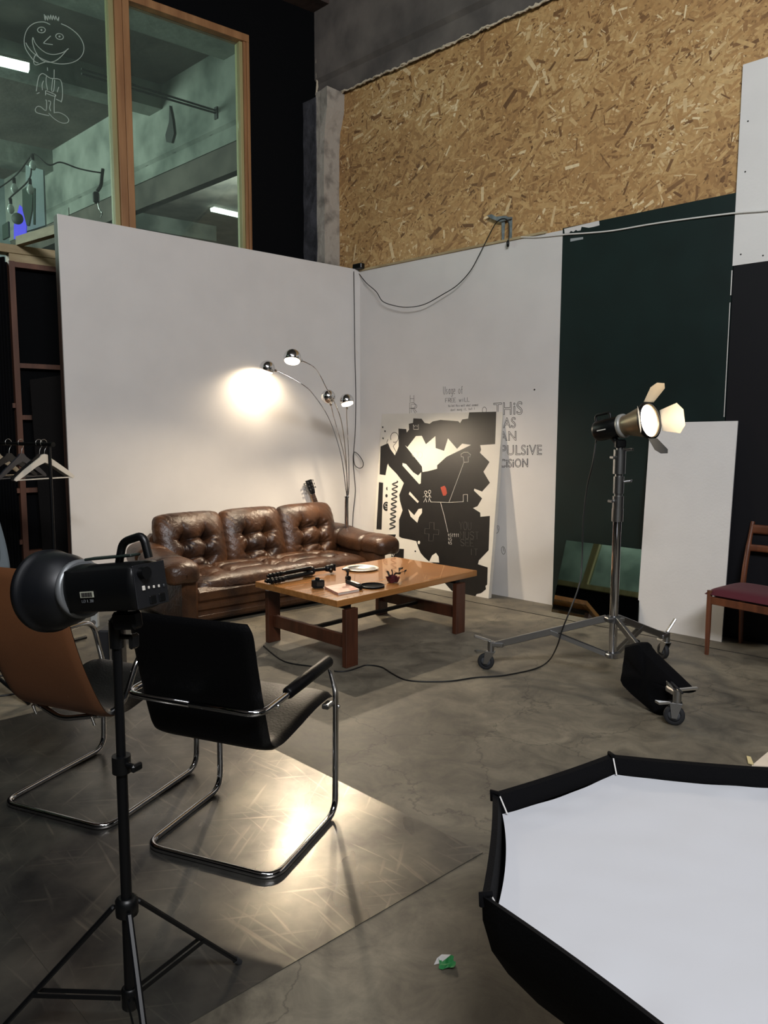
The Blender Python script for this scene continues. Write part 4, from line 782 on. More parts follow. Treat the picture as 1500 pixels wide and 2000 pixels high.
def tknob(z, dx, L=.05):
    m = MB(); d = V(dx).normalized(); c = SP+UP*z; L += .012; m.tube([c+d*.015, c+d*L], .008, 8); m.box(c+d*(L+.004), (.012, .045, .016), basis(d, d.cross(UP).normalized(), UP), .003); m.build('locking_lever', castm, ls, True)
tknob(1.20, (1, -.3, .15), .055); tknob(1.09, (-1, -.3, 0), .035); tknob(1.385, (1, .2, .1), .055); tknob(1.345, (-1, -.2, 0), .03)
m = MB(); m.tube([SP+UP*.15, SP+UP*.18], .042, 20); m.box(SP+UP*.165, (.09, .06, .025), rotz(.3), .005); m.build('lower_spider', castm, ls, True)
m = MB(); m.tube([SP+UP*.365, SP+UP*.40], .042, 20); m.box(SP+UP*.385, (.11, .075, .025), rotz(.2), .005); m.build('upper_spider', castm, ls, True)
wheels = [V((.674, 4.544, 0)), V((1.861, 4.765, 0)), V((1.50, 3.667, 0))]
for k, wv in enumerate(wheels):
    dr = (wv-SP); L = dr.length; dr.normalize(); sd = V((-dr.y, dr.x, 0))
    p0 = SP+dr*.04+UP*.385; p1 = SP+dr*(L-.03)+UP*.165; ax = (p1-p0).normalized(); upv = sd.cross(ax); upv = upv if upv.z > 0 else -upv
    m = MB(); m.box((p0+p1)/2, ((p1-p0).length, .024, .040), basis(ax, sd, upv), .003); lg = m.build('leg', castm, ls, True)
    pm = p0.lerp(p1, .5); q0 = SP+dr*.035+UP*.165; ax2 = (pm-q0).normalized(); up2 = sd.cross(ax2)
    for sg in (-1, 1): m = MB(); m.box((pm+q0)/2+sd*.014*sg, ((pm-q0).length, .005, .025), basis(ax2, sd, up2)); m.build('brace', castm, ls, True)
    # caster
    wc = SP+dr*L; R = .052
    m = MB(); m.tube([wc+UP*.115, wc+UP*.185], .021, 16); m.box(wc-dr*.035+UP*.168, (.09, .04, .03), basis(dr, sd, UP), .006); m.build('caster_socket', castm, lg, True)
    wd_ = [V((.35, 1, 0)), V((.9, .35, 0)), V((.35, 1, 0))][k].normalized() if k != 1 else V((1, .25, 0)).normalized()
    roll = V((wd_.y, -wd_.x, 0)); ofs = -roll*.03 if k != 2 else roll*-.01; wcc = wc+ofs+UP*R
    m = MB(); m.lathe([(R*.62, -.012), (R*.9, -.014), (R, -.008), (R, .008), (R*.9, .014), (R*.62, .012)], wcc, wd_, 32, caps=False); m.lathe([(R*.62, -.010), (R*.62, .010)], wcc, wd_, 32, caps=False); m.build('tyre', rubber, lg, True)
    m = MB(); m.lathe([(.001, -.011), (R*.3, -.012), (R*.62, -.006), (R*.62, .006), (R*.3, .012), (.001, .011)], wcc, wd_, 28); m.build('wheel_disc', rubberG, lg, True)
    m = MB()
    for sg in (-1, 1):
        s_ = wd_*sg*.018; m.prism([wcc+s_-roll*.012-UP*.012, wcc+s_+roll*.012-UP*.012, wc+s_+roll*.026+UP*.118, wc+s_-roll*.034+UP*.118], wd_*sg*.003)
    m.box(wc+UP*.118-roll*.004, (.062, .042, .006), basis(roll, wd_, UP), .002); m.build('fork', castm, lg, True)
    m = MB(); c0 = wc+UP*.112-roll*.03; m.prism([c0-wd_*.014, c0+wd_*.014, c0-roll*.055+wd_*.010-UP*.012, c0-roll*.075+UP*-.004, c0-roll*.055-wd_*.010-UP*.012], UP*.012); m.build('brake_pedal', steel, lg, True)
    lv = [V((-1, .1, .30)), V((.6, .3, .75)), V((1, .1, .06))][k].normalized()
    m = MB(); c0 = wc+UP*.185; s2 = lv.cross(UP).normalized(); m.box(c0+lv*.055, (.11, .022, .014), basis(lv, s2, s2.cross(lv)*-1), .004); m.build('levelling_lever', steel, lg, True)
# --- studio lamp head with barn doors
def hd_at(x, y, Y): return on_depth(x, y, Y)
lens = hd_at(1266, 822, 4.20); dirL = V((.60, -.755, .17)).normalized(); sL = dirL.cross(UP).normalized(); uL2 = sL.cross(dirL)
hdp = root('studio_lamp', SP+UP*1.41, 0, 'lit studio lamp with open barn doors on the rolling stand', 'studio light')
Rf = .092
m = MB(); m.lathe([(.058, -.155), (.060, -.13), (.075, -.08), (.088, -.03), (Rf+.004, 0), (Rf+.006, .012), (Rf, .012), (Rf-.004, .0), (.083, -.03), (.055, -.12)], lens, dirL, 36, caps=False); m.build('reflector', mat('reflector_grey', '8a7a62', .35, .6), hdp, True)
m = MB(); m.lathe([(.001, .012), (Rf-.02, .006), (Rf-.005, .0), (Rf-.006, -.004), (.001, -.004)], lens, dirL, 36); m.build('lens', spot_em, hdp, True)
m = MB(); m.lathe([(.062, -.175), (.070, -.172), (.070, -.152), (.062, -.149)], lens, dirL, 32); m.build('mount_ring', mat('grey_ring', '9a9a96', .4, .3), hdp, True)
m = MB(); m.lathe([(.050, -.345), (.058, -.340), (.062, -.325), (.062, -.178), (.055, -.17)], lens, dirL, 28); bd_ = m.build('body', blk, hdp, True)
m = MB(); hc = lens-dirL*.29+uL2*.06; m.tube(arc_path([hc-dirL*.05, hc-dirL*.05+uL2*.035, hc+dirL*.05+uL2*.035, hc+dirL*.05], .02), .008, 8); m.build('handle', blk, hdp, True)
m = MB(); m.tube([lens-dirL*.24-uL2*.05, SP+UP*1.41], .018, 12); m.box(SP+UP*1.425, (.06, .05, .05), None, .008); m.build('tilt_bracket', blk, hdp, True)
m = MB(); c = lens-dirL*.27+uL2*-.005; m.box(c-(sL)*-.0615, (.06, .002, .006), basis(dirL, sL, uL2)); m.build('white_marking', inkW, hdp, True)
m = MB(); m.lathe([(Rf+.004, -.004), (Rf+.014, -.004), (Rf+.014, .016), (Rf+.004, .016)], lens, dirL, 36, caps=False); m.lathe([(Rf+.004, -.004), (Rf+.004, .016)], lens, dirL, 36, caps=False); m.build('barn_door_ring', blkm, hdp, True)
flapLit = mat('flap_lit', '978e7e', .6); flapB = mat('flap_dark', '2b2d2f', .5)  # lamplight put into the colour of the doors it falls on
for (rd, wd2, h, op, mt) in ((uL2, .115, .125, .80, flapLit), (-sL, .14, .125, .55, flapLit), (-uL2, .105, .11, 1.0, flapB), (sL, .12, .07, 1.12, flapLit)):
    td = rd.cross(dirL).normalized(); c0 = lens + rd*(Rf+.010) + dirL*.016; od = (dirL*math.cos(op)+rd*math.sin(op)).normalized(); nn_ = od.cross(td)
    poly = [c0-td*wd2*.42, c0+td*wd2*.42, c0+td*wd2*.62+od*h*.75, c0+td*wd2*.32+od*h, c0-td*wd2*.32+od*h, c0-td*wd2*.62+od*h*.75]
    m = MB(); m.prism(poly, nn_*.0015); m.build('barn_door', mt, hdp, True)
sp = bpy.data.lights.new('studio_lamp_light', 'SPOT'); sp.energy = 38; sp.color = (1, .80, .56); sp.spot_size = 3.0; sp.spot_blend = .6; sp.shadow_soft_size = .08
so = bpy.data.objects.new('studio_lamp_light', sp); COL.objects.link(so); so.location = lens+dirL*.03; so.rotation_euler = dirL.to_track_quat('-Z', 'Y').to_euler()
# --- lamp cable
def gf(x, y, z=.005): p = at_z(x, y, z); return p
pts = [lens-dirL*.35-uL2*.03, on_depth(1158, 905, 4.45), on_depth(1147, 950, 4.5), on_depth(1139, 1020, 4.5), on_depth(1137, 1090, 4.48), on_depth(1132, 1140, 4.42), on_depth(1112, 1195, 4.35), on_depth(1098, 1230, 4.35), on_depth(1088, 1262, 4.38), gf(1072, 1290, .02), gf(1045, 1306), gf(985, 1319), gf(930, 1323), gf(880, 1330), gf(825, 1331), gf(790, 1327), gf(765, 1315), gf(745, 1303), gf(718, 1299), gf(702, 1303), gf(680, 1310), gf(655, 1311), gf(620, 1303), gf(570, 1296), gf(548, 1288), gf(530, 1275), gf(515, 1262)]
m = MB(); m.tube(smooth_path(pts, 6), .0045, 8); tag(m.build('lamp_cable', cab), 'black cable hanging from the studio lamp and snaking under the coffee table', 'cable')
# --- sandbag / accessory bag on the near leg
dr = (wheels[2]-SP).normalized(); sd = V((-dr.y, dr.x, 0))
b0 = on_depth(1243, 1262, 4.16); b1 = on_depth(1338, 1362, 3.76)
sbp = root('sandbag', (b0+b1)/2-UP*.15, 0, 'black fabric bag slung over the near leg of the rolling stand', 'bag')
o1 = [(1228, 1259, 4.20), (1257, 1254, 4.20), (1272, 1273, 4.12), (1347, 1345, 3.78), (1346, 1352, 3.76), (1318, 1358, 3.72), (1300, 1403, 3.76), (1286, 1393, 3.82), (1224, 1338, 4.18), (1222, 1310, 4.22), (1226, 1280, 4.22)]
cen = sum((on_depth(*p) for p in o1), V())/len(o1); nB = V((-.75, -.62, .1)).normalized(); o1 = [(x, y, 4.02 - .31*(x-1224)/(1347-1224)) for x, y, Y in o1]; cen = sum((on_depth(*p) for p in o1), V())/len(o1); outl = smooth_path([on_depth(*p) for p in o1+[o1[0]]], 3)[:-1]
m = MB(); k = len(outl); rings = []
for t, s_ in ((-.055, .93), (-.04, .985), (0, 1.0), (.04, .985), (.055, .93)): rings += [cen+(p-cen)*s_ + nB*t for p in outl]
m.add(rings, [(i*k+j, i*k+(j+1) % k, (i+1)*k+(j+1) % k, (i+1)*k+j) for i in range(4) for j in range(k)], True)
for base_i, sg in ((0, -1), (4*k, 1)):
    inner = [cen+(p-cen)*.55+nB*.068*sg+nB*.006*math.sin(i) for i, p in enumerate(outl)]; kk = len(inner)
    m.add(rings[base_i:base_i+k]+inner+[cen+nB*.072*sg], [(j, (j+1) % k, k+(j+1) % k, k+j) for j in range(k)]+[(k+j, k+(j+1) % k, 2*k) for j in range(k)], True)
m.build('bag_body', fabricB, sbp, True)
m = MB(); q = [on_depth(1258, 1262, 4.06), on_depth(1300, 1310, 3.86), on_depth(1340, 1350, 3.66)]; m.tube([p + V((-.03, -.03, 0)) for p in q], .006, 6); m.build('seam_piping', mat('bag_piping', '15161a', .7), sbp, True)
for x, y, Y in ((1262, 1286, 3.98), (1300, 1324, 3.82)): m = MB(); m.lathe([(.006, 0), (.005, .004), (.001, .005)], on_depth(x, y, Y)+V((-.03, -.04, 0)), (-.6, -.75, .1), 10); m.build('snap_stud', steel, sbp, True)
m = MB(); c = on_depth(1240, 1264, 4.12); m.tube([c+sd*.0+(dr*math.cos(t)+UP*math.sin(t))*.024 for t in [i*2*PI/20 for i in range(20)]], .003, 6, closed=True); m.build('ring', steel, sbp, True)
m = MB(); m.box(on_depth(1243, 1257, 4.2), (.05, .02, .05), basis(dr, sd, UP), .004); m.build('strap', fabricB, sbp, True)
# ================================================================== DINING CHAIR (right edge)
FLg = V((2.182, 4.88, 0)); BLg = V((2.535, 5.151, 0)); cyv = (BLg-FLg).normalized(); cxv = V((cyv.y, -cyv.x, 0)); D = (BLg-FLg).length
dc = root('dining_chair', M=M4(cxv, cyv, UP, FLg), label='wooden dining chair with burgundy seat at the right edge of the picture', cat='chair')
Wc = .46
for x in (0, Wc):
    m = MB(); m.tube([(x, 0, 0), (x, 0, .2), (x, 0, .44)], [.014, .018, .018], 10); m.build('front_leg', oak, dc)
    m = MB(); m.tube(smooth_path([(x, D+.01, 0), (x, D, .25), (x, D+.0, .45), (x, D+.035, .65), (x, D+.09, .865)], 5), [.016]*5+[.019]*12+[.015]*4, 10); m.build('back_post', oak, dc)
    m = MB(); m.box((x, D/2, .365), (.018, D-.02, .05), None, .003); m.build('side_rail', oak, dc)
m = MB(); m.box((Wc/2, 0, .375), (Wc-.02, .02, .05), None, .003); m.build('front_rail', oak, dc)
m = MB(); m.box((Wc/2, D, .365), (Wc-.02, .02, .05), None, .003); m.build('back_rail', oak, dc)
for z, y, h in ((.815, D+.075, .062), (.685, D+.042, .048)):
    m = MB(); m.grid(lambda u, v: V((Wc*u, y+.028*math.sin(PI*u)+(.008 if v in (1/3, 2/3) else 0), z)), 2, 2) if False else None
    def sl(u, v, z=z, y=y, h=h):
        a = v*2*PI; return V((Wc*u, y+.03*math.sin(PI*u)+.009*math.cos(a)+.02*math.sin(a)*h, z+h/2*max(-1, min(1, 1.4*math.sin(a)))))
    m = MB(); m.grid(lambda u, v: sl(v, u), 16, 14, closeu=True); m.build('back_slat', oak, dc)
def seat(u, v, top=True):
    x = -.03+(Wc+.06)*u; y = -.015+(D-.005)*v; e = (max(0, 1-abs(2*u-1)**6)*max(0, 1-abs(2*v-1)**6))**.5; return V((x, y, .415+(.035+.012)*e if top else .412-.01*e))
m = MB(); m.grid(lambda u, v: seat(u, v), 22, 22); m.grid(lambda u, v: seat(u, v, False), 22, 22); m.build('seat', burg, dc)
# ================================================================== CLOTHES RACK AND HANGERS
RY = 5.0; rk0 = on_depth(96, 868, RY); rdir = V((-.85, .53, 0)).normalized(); rkz = rk0.z
rk = root('clothes_rack', V((rk0.x, rk0.y, 0)), 0, 'thin black clothes rail with hangers at the left edge', 'clothes rack')
ee = V((rk0.x, rk0.y, 0))
m = MB(); m.tube([ee+UP*rkz-rdir*.035, ee+UP*rkz+rdir*1.1], .0125, 12); m.build('rail', blkm, rk, True)
m = MB(); m.tube([ee-rdir*.045+UP*rkz, ee-rdir*.02+UP*rkz], .017, 12); m.build('end_cap', blk, rk, True)
for p in (ee, ee+rdir*1.06): m = MB(); m.tube([p+UP*.03, p+UP*(rkz)], .011, 12); m.build('upright', blkm, rk, True)
hx_ = V((.53, .85, 0)).normalized()
for p in (ee, ee+rdir*1.06): m = MB(); m.tube([p-hx_*.22+UP*.02, p+hx_*.22+UP*.02], .012, 10); m.build('foot', blkm, rk, True)
def hanger(t, mt, lab, ang=0, sc=1.0):
    c = ee+rdir*t+UP*(rkz+.0125); ax = Matrix.Rotation(ang, 3, 'Z') @ hx_; o = root('clothes_hanger', c, 0, lab, 'hanger', 'hangers on the black clothes rail')
    m = MB(); q = [c+ax*(.0-.024*math.cos(a))+UP*(.006+.024*math.sin(a)-.01) for a in [x*PI/10 for x in range(-2, 11)]]; q += [c+ax*.024-UP*.022, c+ax*.006-UP*.05, c-UP*.085]; m.tube(smooth_path(q, 3), .0018, 6); m.build('hook', steel, o, True)
    nrm_ = ax.cross(UP); th = .012; n0 = c-UP*.10
    up_ = [(0, .022), (.02, .018), (.035, 0), (.08, -.03), (.16, -.085), (.215, -.13), (.222, -.145), (.21, -.152), (.2, -.148)]; dn = [(.15, -.118), (.06, -.06), (.0, -.035)]
    half = up_+dn; poly = [(x*sc, z) for x, z in half]+[(-x*sc, z) for x, z in half[::-1][1:-1]]
    m = MB(); m.prism([n0+ax*x+UP*z-nrm_*th/2 for x, z in poly], nrm_*th); m.build('shoulder', mt, o, True)
    m = MB(); m.tube([n0-ax*.205*sc-UP*.145, n0+ax*.205*sc-UP*.145], .0045, 8); m.build('bar', mt, o, True)
hanger(.06, mat('cream_hanger', 'cfc8ba', .4), 'cream hanger nearest the end of the rail')
hanger(.115, mat('dark_hanger', '0e0f13', .4), 'dark hanger directly behind the cream one', .05)
hanger(.32, mat('grey_hanger', '1f222b', .5), 'grey-blue hanger left of the cream one', .25)
hanger(.47, mat('dark_hanger', '0e0f13', .4), 'black hanger partly hidden left of the grey-blue one', .1)
hanger(.62, mat('beige_hanger', '8f8572', .5), 'beige hanger at the left edge of the frame', .2)
def cloth(u, v): return on_depth(-30+42*u*(.5+.5*v), 990+125*v, 3.4) + V((.012*math.sin(u*18+v*3), .02*math.sin(u*14), 0))
m = MB(); m.grid(cloth, 20, 14); o = m.build('hanging_cloth', mat('grey_cloth', '5f676b', .9)); md = o.modifiers.new('s', 'SOLIDIFY'); md.thickness = .004; tag(o, 'pale grey cloth draped over the tan chair back at the left edge', 'cloth')
# ================================================================== CANTILEVER CHAIRS
def shell_mesh(prof, wfn, th, nw=20):
    P_ = smooth_path([V((0, y, z)) for y, z in prof], 8); n = len(P_); Nn = []
    for i in range(n): t = (P_[min(i+1, n-1)]-P_[max(i-1, 0)]).normalized(); Nn.append(V((0, -t.z, t.y)))
    def f(side):
        def g_(u, v):
            i = v*(n-1); k = min(int(i), n-2); fr = i-k; p = P_[k].lerp(P_[k+1], fr); nn_ = Nn[k].lerp(Nn[k+1], fr); x = (u*2-1); e = (max(0, 1-abs(x)**8)*max(0, 1-abs(v*2-1)**30))**.5
            return V((x*wfn(v)/2, p.y, p.z)) + nn_*(th*e*side)
        return g_
    return f, n
# black chair
def chairM(x, y, ang): return Matrix.Translation(V((x, y, 0))) @ Matrix.Rotation(ang, 4, 'Z')
bl_, brr = V((-.842, 2.515, 0)), V((-.373, 2.329, 0)); mid = (bl_+brr)/2; ang = math.atan2((brr-bl_).y, (brr-bl_).x)
bc_ = root('cantilever_armchair', M=chairM(mid.x, mid.y, ang), label='black leather cantilever armchair with chrome tube frame seen from behind', cat='chair')
hw = .268; r = .0115
side = lambda s: [(s*hw, .0, r), (s*hw, .47, r), (s*hw, .475, .50), (s*hw, .40, .635), (s*hw, .02, .60)]
path = [(-.0, 0, r+.003)] 
def frame(hw, dep, hz, ay, az, by, bz_):
    a = [V((0, 0, r+.003)), V((hw, 0, r+.003)), V((hw, dep, r+.003)), V((hw, dep+.01, hz)), V((hw, ay, az)), V((hw, by, bz_)), V((0, by, bz_))]
    b = [V((-p.x, p.y, p.z)) for p in a]; full = a + b[::-1][1:-1] + []
    pts = a + [V((-p.x, p.y, p.z)) for p in a[::-1][1:]]; return pts
P_ = frame(.265, .47, .50, .42, .63, -.075, .605)
rad = [0, .07, .07, .03, .05, .06, 0, .06, .05, .03, .07, .07, 0]
m = MB(); m.tube(arc_path(P_, rad, 7), r, 14); m.build('tube_frame', chrome, bc_)
f, n = shell_mesh([(-.075, .895), (-.055, .79), (-.02, .64), (.015, .51), (.04, .455), (.10, .435), (.20, .445), (.35, .468), (.47, .475), (.50, .468)], lambda v: .485-.035*max(0, (.07-v)/.07)**2.5, .02)
m = MB(); m.grid(f(1), 28, 74); m.grid(f(-1), 28, 74); m.build('padded_shell', leatherB, bc_)
for s in (-1, 1):
    m = MB(); a0, a1 = V((s*.265, .10, .617)), V((s*.265, .42, .637)); m.tube([a0, a0.lerp(a1, .02), a0.lerp(a1, .5), a0.lerp(a1, .98), a1], [.015, .021, .023, .022, .014], 14); m.build('arm_pad', leatherB, bc_)
    m = MB(); m.box((s*.25, .44, .455), (.03, .05, .02), None, .004); m.build('seat_mount', steel, bc_)
    m = MB(); m.lathe([(.008, 0), (.006, .004)], (s*(.265+.012), .02, .604), (s, 0, 0), 10); m.lathe([(.008, 0), (.006, .004)], (s*(.265+.012), .48, .44), (s, 0, 0), 10); m.build('bolt', steel, bc_)
# tan chair
bl_, brr = V((-1.512, 2.822, 0)), V((-1.052, 2.634, 0)); mid = (bl_+brr)/2; ang = math.atan2((brr-bl_).y, (brr-bl_).x)
tc_ = root('tan_shell_chair', M=chairM(mid.x, mid.y, ang), label='cantilever chair with tan curved back and black seat at the left edge', cat='chair')
P_ = frame(.262, .56, .40, .50, .63, .10, .40)
P_[-1-4] = P_[-5]
P_ = [V((0, 0, r+.003)), V((.262, 0, r+.003)), V((.262, .56, r+.003)), V((.262, .575, .42)), V((.262, .52, .63)), V((.25, .24, .64)), V((.25, .12, .42)), V((0, .07, .375))]
P_ = P_ + [V((-p.x, p.y, p.z)) for p in P_[::-1][1:]]
m = MB(); m.tube(arc_path(P_, [0, .07, .07, .03, .06, .08, .09, .05, .09, .08, .06, .03, .07, .07, 0], 7), r, 14); m.build('tube_frame', chrome, tc_)
prof = [(-.10, 1.0), (-.085, .84), (-.045, .67), (.025, .50), (.08, .425), (.16, .405), (.27, .42), (.42, .455), (.50, .455)]
f, n = shell_mesh(prof, lambda v: .46-.10*abs(2*v-1)**3*(1 if v < .5 else 0)+.0*v, .012)
m = MB(); m.grid(f(-1), 24, 66); m.grid(f(.1), 24, 66); m.build('tan_back_shell', tan, tc_)
f, n = shell_mesh([(y, z) for y, z in prof], lambda v: .466-.10*abs(2*v-1)**3*(1 if v < .5 else 0), .022)
m = MB(); m.grid(f(1), 24, 66); m.grid(f(.12), 24, 66); m.build('black_upholstery', leatherB, tc_)
for s in (-.5, .5): m = MB(); m.tube([(s*.3, .085, .37), (s*.3, .07, .41)], .006, 8); m.build('mount_pin', steel, tc_)
# ================================================================== FLASH HEAD ON BLACK STAND (left foreground)
Yp = 1.63; pb = on_depth(255, 1960, Yp); PX_, PY_ = pb.x, pb.y; S0 = V((PX_, PY_, 0))
def zat(y): return on_depth(250, y, Yp).z
fs = root('black_light_stand', S0, 0, 'black tripod light stand in the left foreground', 'light stand')
zb, zh, zc, zt_ = zat(1960), zat(1770), zat(1490), zat(1205)
m = MB(); m.tube([S0+UP*zb, S0+UP*zc], .0125, 16); m.build('lower_tube', blkm, fs, True)
m = MB(); m.tube([S0+UP*(zc-.01), S0+UP*(zt_-.04)], .0105, 16); m.build('upper_tube', blkm, fs, True)
m = MB(); m.tube([S0+UP*(zc-.022), S0+UP*(zc+.018)], .021, 16); m.build('collar', blk, fs, True)
m = MB(); c = S0+UP*zc; m.tube([c, c+V((.035, -.02, .0))], .007, 8); m.box(c+V((.042, -.022, 0)), (.012, .03, .018), rotz(-.5), .004); m.build('knob', blk, fs, True)
m = MB(); m.lathe([(.018, -.022), (.026, -.018), (.026, .018), (.018, .024)], S0+UP*zh, (0, 0, 1), 12); m.build('hub', blk, fs, True)
m = MB(); m.lathe([(.016, -.02), (.02, -.015), (.02, .03), (.016, .034)], S0+UP*(zb+.01), (0, 0, 1), 12); m.build('lower_hub', blk, fs, True)
lr = at_z(466, 1879, .008); v1 = (lr-S0); v1.z = 0; Lr = v1.length; a1 = math.atan2(v1.y, v1.x)
for k in range(3):
    a = a1 + k*2*PI/3; d = V((math.cos(a), math.sin(a), 0)); sd = V((-d.y, d.x, 0)); p0 = S0+d*.03+UP*zh; p1 = S0+d*Lr+UP*.009
    m = MB(); ax = (p1-p0).normalized(); up_ = sd.cross(ax); m.box((p0+p1)/2, ((p1-p0).length, .015, .012), basis(ax, sd, up_), .004); lg = m.build('leg', blkm, fs, True)
    m = MB(); m.tube([p1-ax*.02, p1+ax*.006], .009, 8); m.build('foot', rubber, lg, True)
    q0 = S0+d*.02+UP*(zb+.02); q1 = p0.lerp(p1, .60); ax2 = (q1-q0).normalized()
    m = MB()
    for s in (-1, 1): m.box((q0+q1)/2+sd*.009*s, ((q1-q0).length, .003, .010), basis(ax2, sd, sd.cross(ax2)))
    m.build('brace', blkm, fs, True)
# flash head
fh = root('flash_head', S0+UP*zt_, 0, 'black studio flash with dish reflector on the foreground stand', 'studio light')
pv = on_depth(221, 1146, Yp-.02); fd = V((-.87, .48, -.15)).normalized(); sF = fd.cross(UP).normalized(); uF = sF.cross(fd)
bcn = pv - fd*.03; MF = basis(fd, sF, uF)
bb = [(.055, -.12), (.060, -.115), (.062, -.10), (.062, .11), (.060, .115)]
def octo(rr_, h): return [bcn+fd*h+(sF*math.cos(a)+uF*math.sin(a))*rr_*(1/max(abs(math.cos(a)), abs(math.sin(a)))**.45) for a in [2*PI*i/24 for i in range(24)]]
m = MB(); prof = [(.044, -.086), (.050, -.080), (.053, -.07), (.053, .105), (.056, .11), (.056, .125)]; vs = []
for rr_, h in prof: vs += octo(rr_, h)
m.add(vs, [(i*24+j, i*24+(j+1) % 24, (i+1)*24+(j+1) % 24, (i+1)*24+j) for i in range(len(prof)-1) for j in range(24)], True); m.add(vs[:24], [tuple(range(24))]); m.add(vs[-24:], [tuple(range(24))]); m.build('body', blk, fh, True, bevel=.002)
m = MB(); m.lathe([(.062, .124), (.067, .126), (.067, .138), (.062, .141)], bcn, fd, 40); m.build('mount_ring', mat('satin_ring', '777a7c', .4, .5), fh, True)
m = MB(); prof = [(.058, .143), (.070, .153), (.082, .178), (.090, .215), (.093, .235), (.097, .237), (.097, .252), (.092, .252), (.090, .237), (.086, .215), (.078, .18), (.052, .155)]
m.lathe(prof, bcn, fd, 48, caps=False); m.build('dish_reflector', mat('reflector_black', '0e1014', .45, .2), fh, True)
m = MB(); hb = bcn+uF*.062; m.tube(arc_path([hb+fd*.0-uF*.01, hb-fd*.02+uF*.034, hb-fd*.085+uF*.044, hb-fd*.092-uF*.005], .018), .009, 10); m.build('handle', blk, fh, True)
m = MB(); m.box(bcn+fd*.02-uF*.0+uF*.066, (.15, .03, .006), MF, .002); m.build('top_cooling_rail', mat('dark_green_plastic', '18231f', .5), fh, True)
# back panel controls (faces the camera)
bp_ = bcn-fd*.0865
m = MB(); m.box(bp_, (.004, .088, .092), MF, .001); bpan = m.build('control_panel', mat('panel_black', '121316', .45), fh, True)
m = MB(); m.tube([bp_-fd*.002+sF*-.022+uF*.028, bp_-fd*.018+sF*-.022+uF*.028], .013, 20); m.build('dial', blk, bpan, True)
for i in range(5):
    c = bp_-fd*.004+sF*(.032-.014*i)+uF*(-.008+.001*i); m = MB(); m.box(c, (.004, .004 if i < 4 else .007, .006 if i < 4 else .010), MF, .001); m.build('button', inkW if i else MATS['grey_rim'], bpan, True)
for i in range(2): m = MB(); m.box(bp_-fd*.003+sF*(.024-.026*i)-uF*.032, (.004, .018, .018), MF, .002); m.build('socket', blk, bpan, True)
# side label: barcode sticker and grey lettering, on the side facing the camera
side_ = -sF if (-sF).dot(V((0, -1, 0))) > 0 else sF
lc = bcn + side_*.0565 + fd*.048 - uF*.006
m = MB(); m.box(lc, (.042, .0015, .013), basis(fd, side_, uF)); st_ = m.build('barcode_sticker', mat('sticker', 'a8a998', .5), fh, True)
m = MB()
for i in range(12): m.box(lc+side_*.001+fd*(-.016+i*.0029), (.0015 if i % 3 else .0024, .001, .009), basis(fd, side_, uF))
m.build('bars', ink, st_, True)
m = MB()
LT = {'X': ['0,0 4,6', '0,6 4,0'], '2': ['0,5 1,6 3,6 4,5 4,4 0,0 4,0'], '0': FONT['O'], 'L': FONT['L'], 'E': FONT['E'], 'D': FONT['D']}
for i, ch in enumerate('LED X 200'):
    if ch == ' ': continue
    for s_ in LT[ch]:
        q = [lc+side_*.0005-uF*.017+(fd*(.018-.0042*i-float(p.split(',')[0])*.0007))+uF*float(p.split(',')[1])*.0010 for p in s_.split()]; m.tube(q, .00035, 4)
m.build('side_lettering', mat('dim_ink', '6a6d70', .6), fh, True)
m = MB(); m.box(bcn-uF*.075+fd*.0, (.07, .03, .04), MF, .006); m.tube([S0+UP*(zt_-.07), S0+UP*(zt_-.005)], .016, 14); m.tube([S0+UP*(zt_-.01), bcn-uF*.06+fd*.01], .014, 12); m.build('tilt_bracket', blk, fh, True)
m = MB(); c = S0+UP*(zt_-.045); m.tube([c, c+V((.04, -.02, .005))], .006, 8); m.box(c+V((.046, -.022, -.004)), (.012, .028, .034), rotz(-.5), .005); m.build('tilt_knob', blk, fh, True)
# ================================================================== OCTABOX
OC = V((.782, 1.49, .581)); on = V((.007, .035, .999)).normalized()
def OV():
    return None
vA = V((0, 0, H0)) + (_f+CR*((1191-750)/FPX)-CU*((1473-1000)/FPX))*1; rA = vA-V((0, 0, H0)); PA = V((0, 0, H0))+rA*((OC-V((0, 0, H0))).dot(on)/rA.dot(on))
ex = (PA-OC).normalized(); ey = on.cross(ex); RO = .60
ob = root('octagonal_softbox', V((OC.x, OC.y, 0)), 0, 'large octagonal softbox with white front lying face up in the right foreground', 'softbox')
ov = [OC+(ex*math.cos(k*PI/4)+ey*math.sin(k*PI/4))*RO for k in range(8)]
def edge_pts(rad, h, sag, ns=10, sgz=0):
    out = []
    for k in range(8):
        a, b = k*PI/4, (k+1)*PI/4
        for i in range(ns):
            t = i/ns; p = (ex*math.cos(a)+ey*math.sin(a)).lerp(ex*math.cos(b)+ey*math.sin(b), t); s = 1-sag*4*t*(1-t); out.append(OC+p*rad*s+on*(h+sgz*4*t*(1-t)))
    return out
N8 = 80
def ringmesh(rings, mt, name, par, smooth=True, lab=None):
    m = MB(); vs = [p for rg in rings for p in rg]; m.add(vs, [(i*N8+j, i*N8+(j+1) % N8, (i+1)*N8+(j+1) % N8, (i+1)*N8+j) for i in range(len(rings)-1) for j in range(N8)], smooth); return m.build(name, mt, par, True, label=lab)
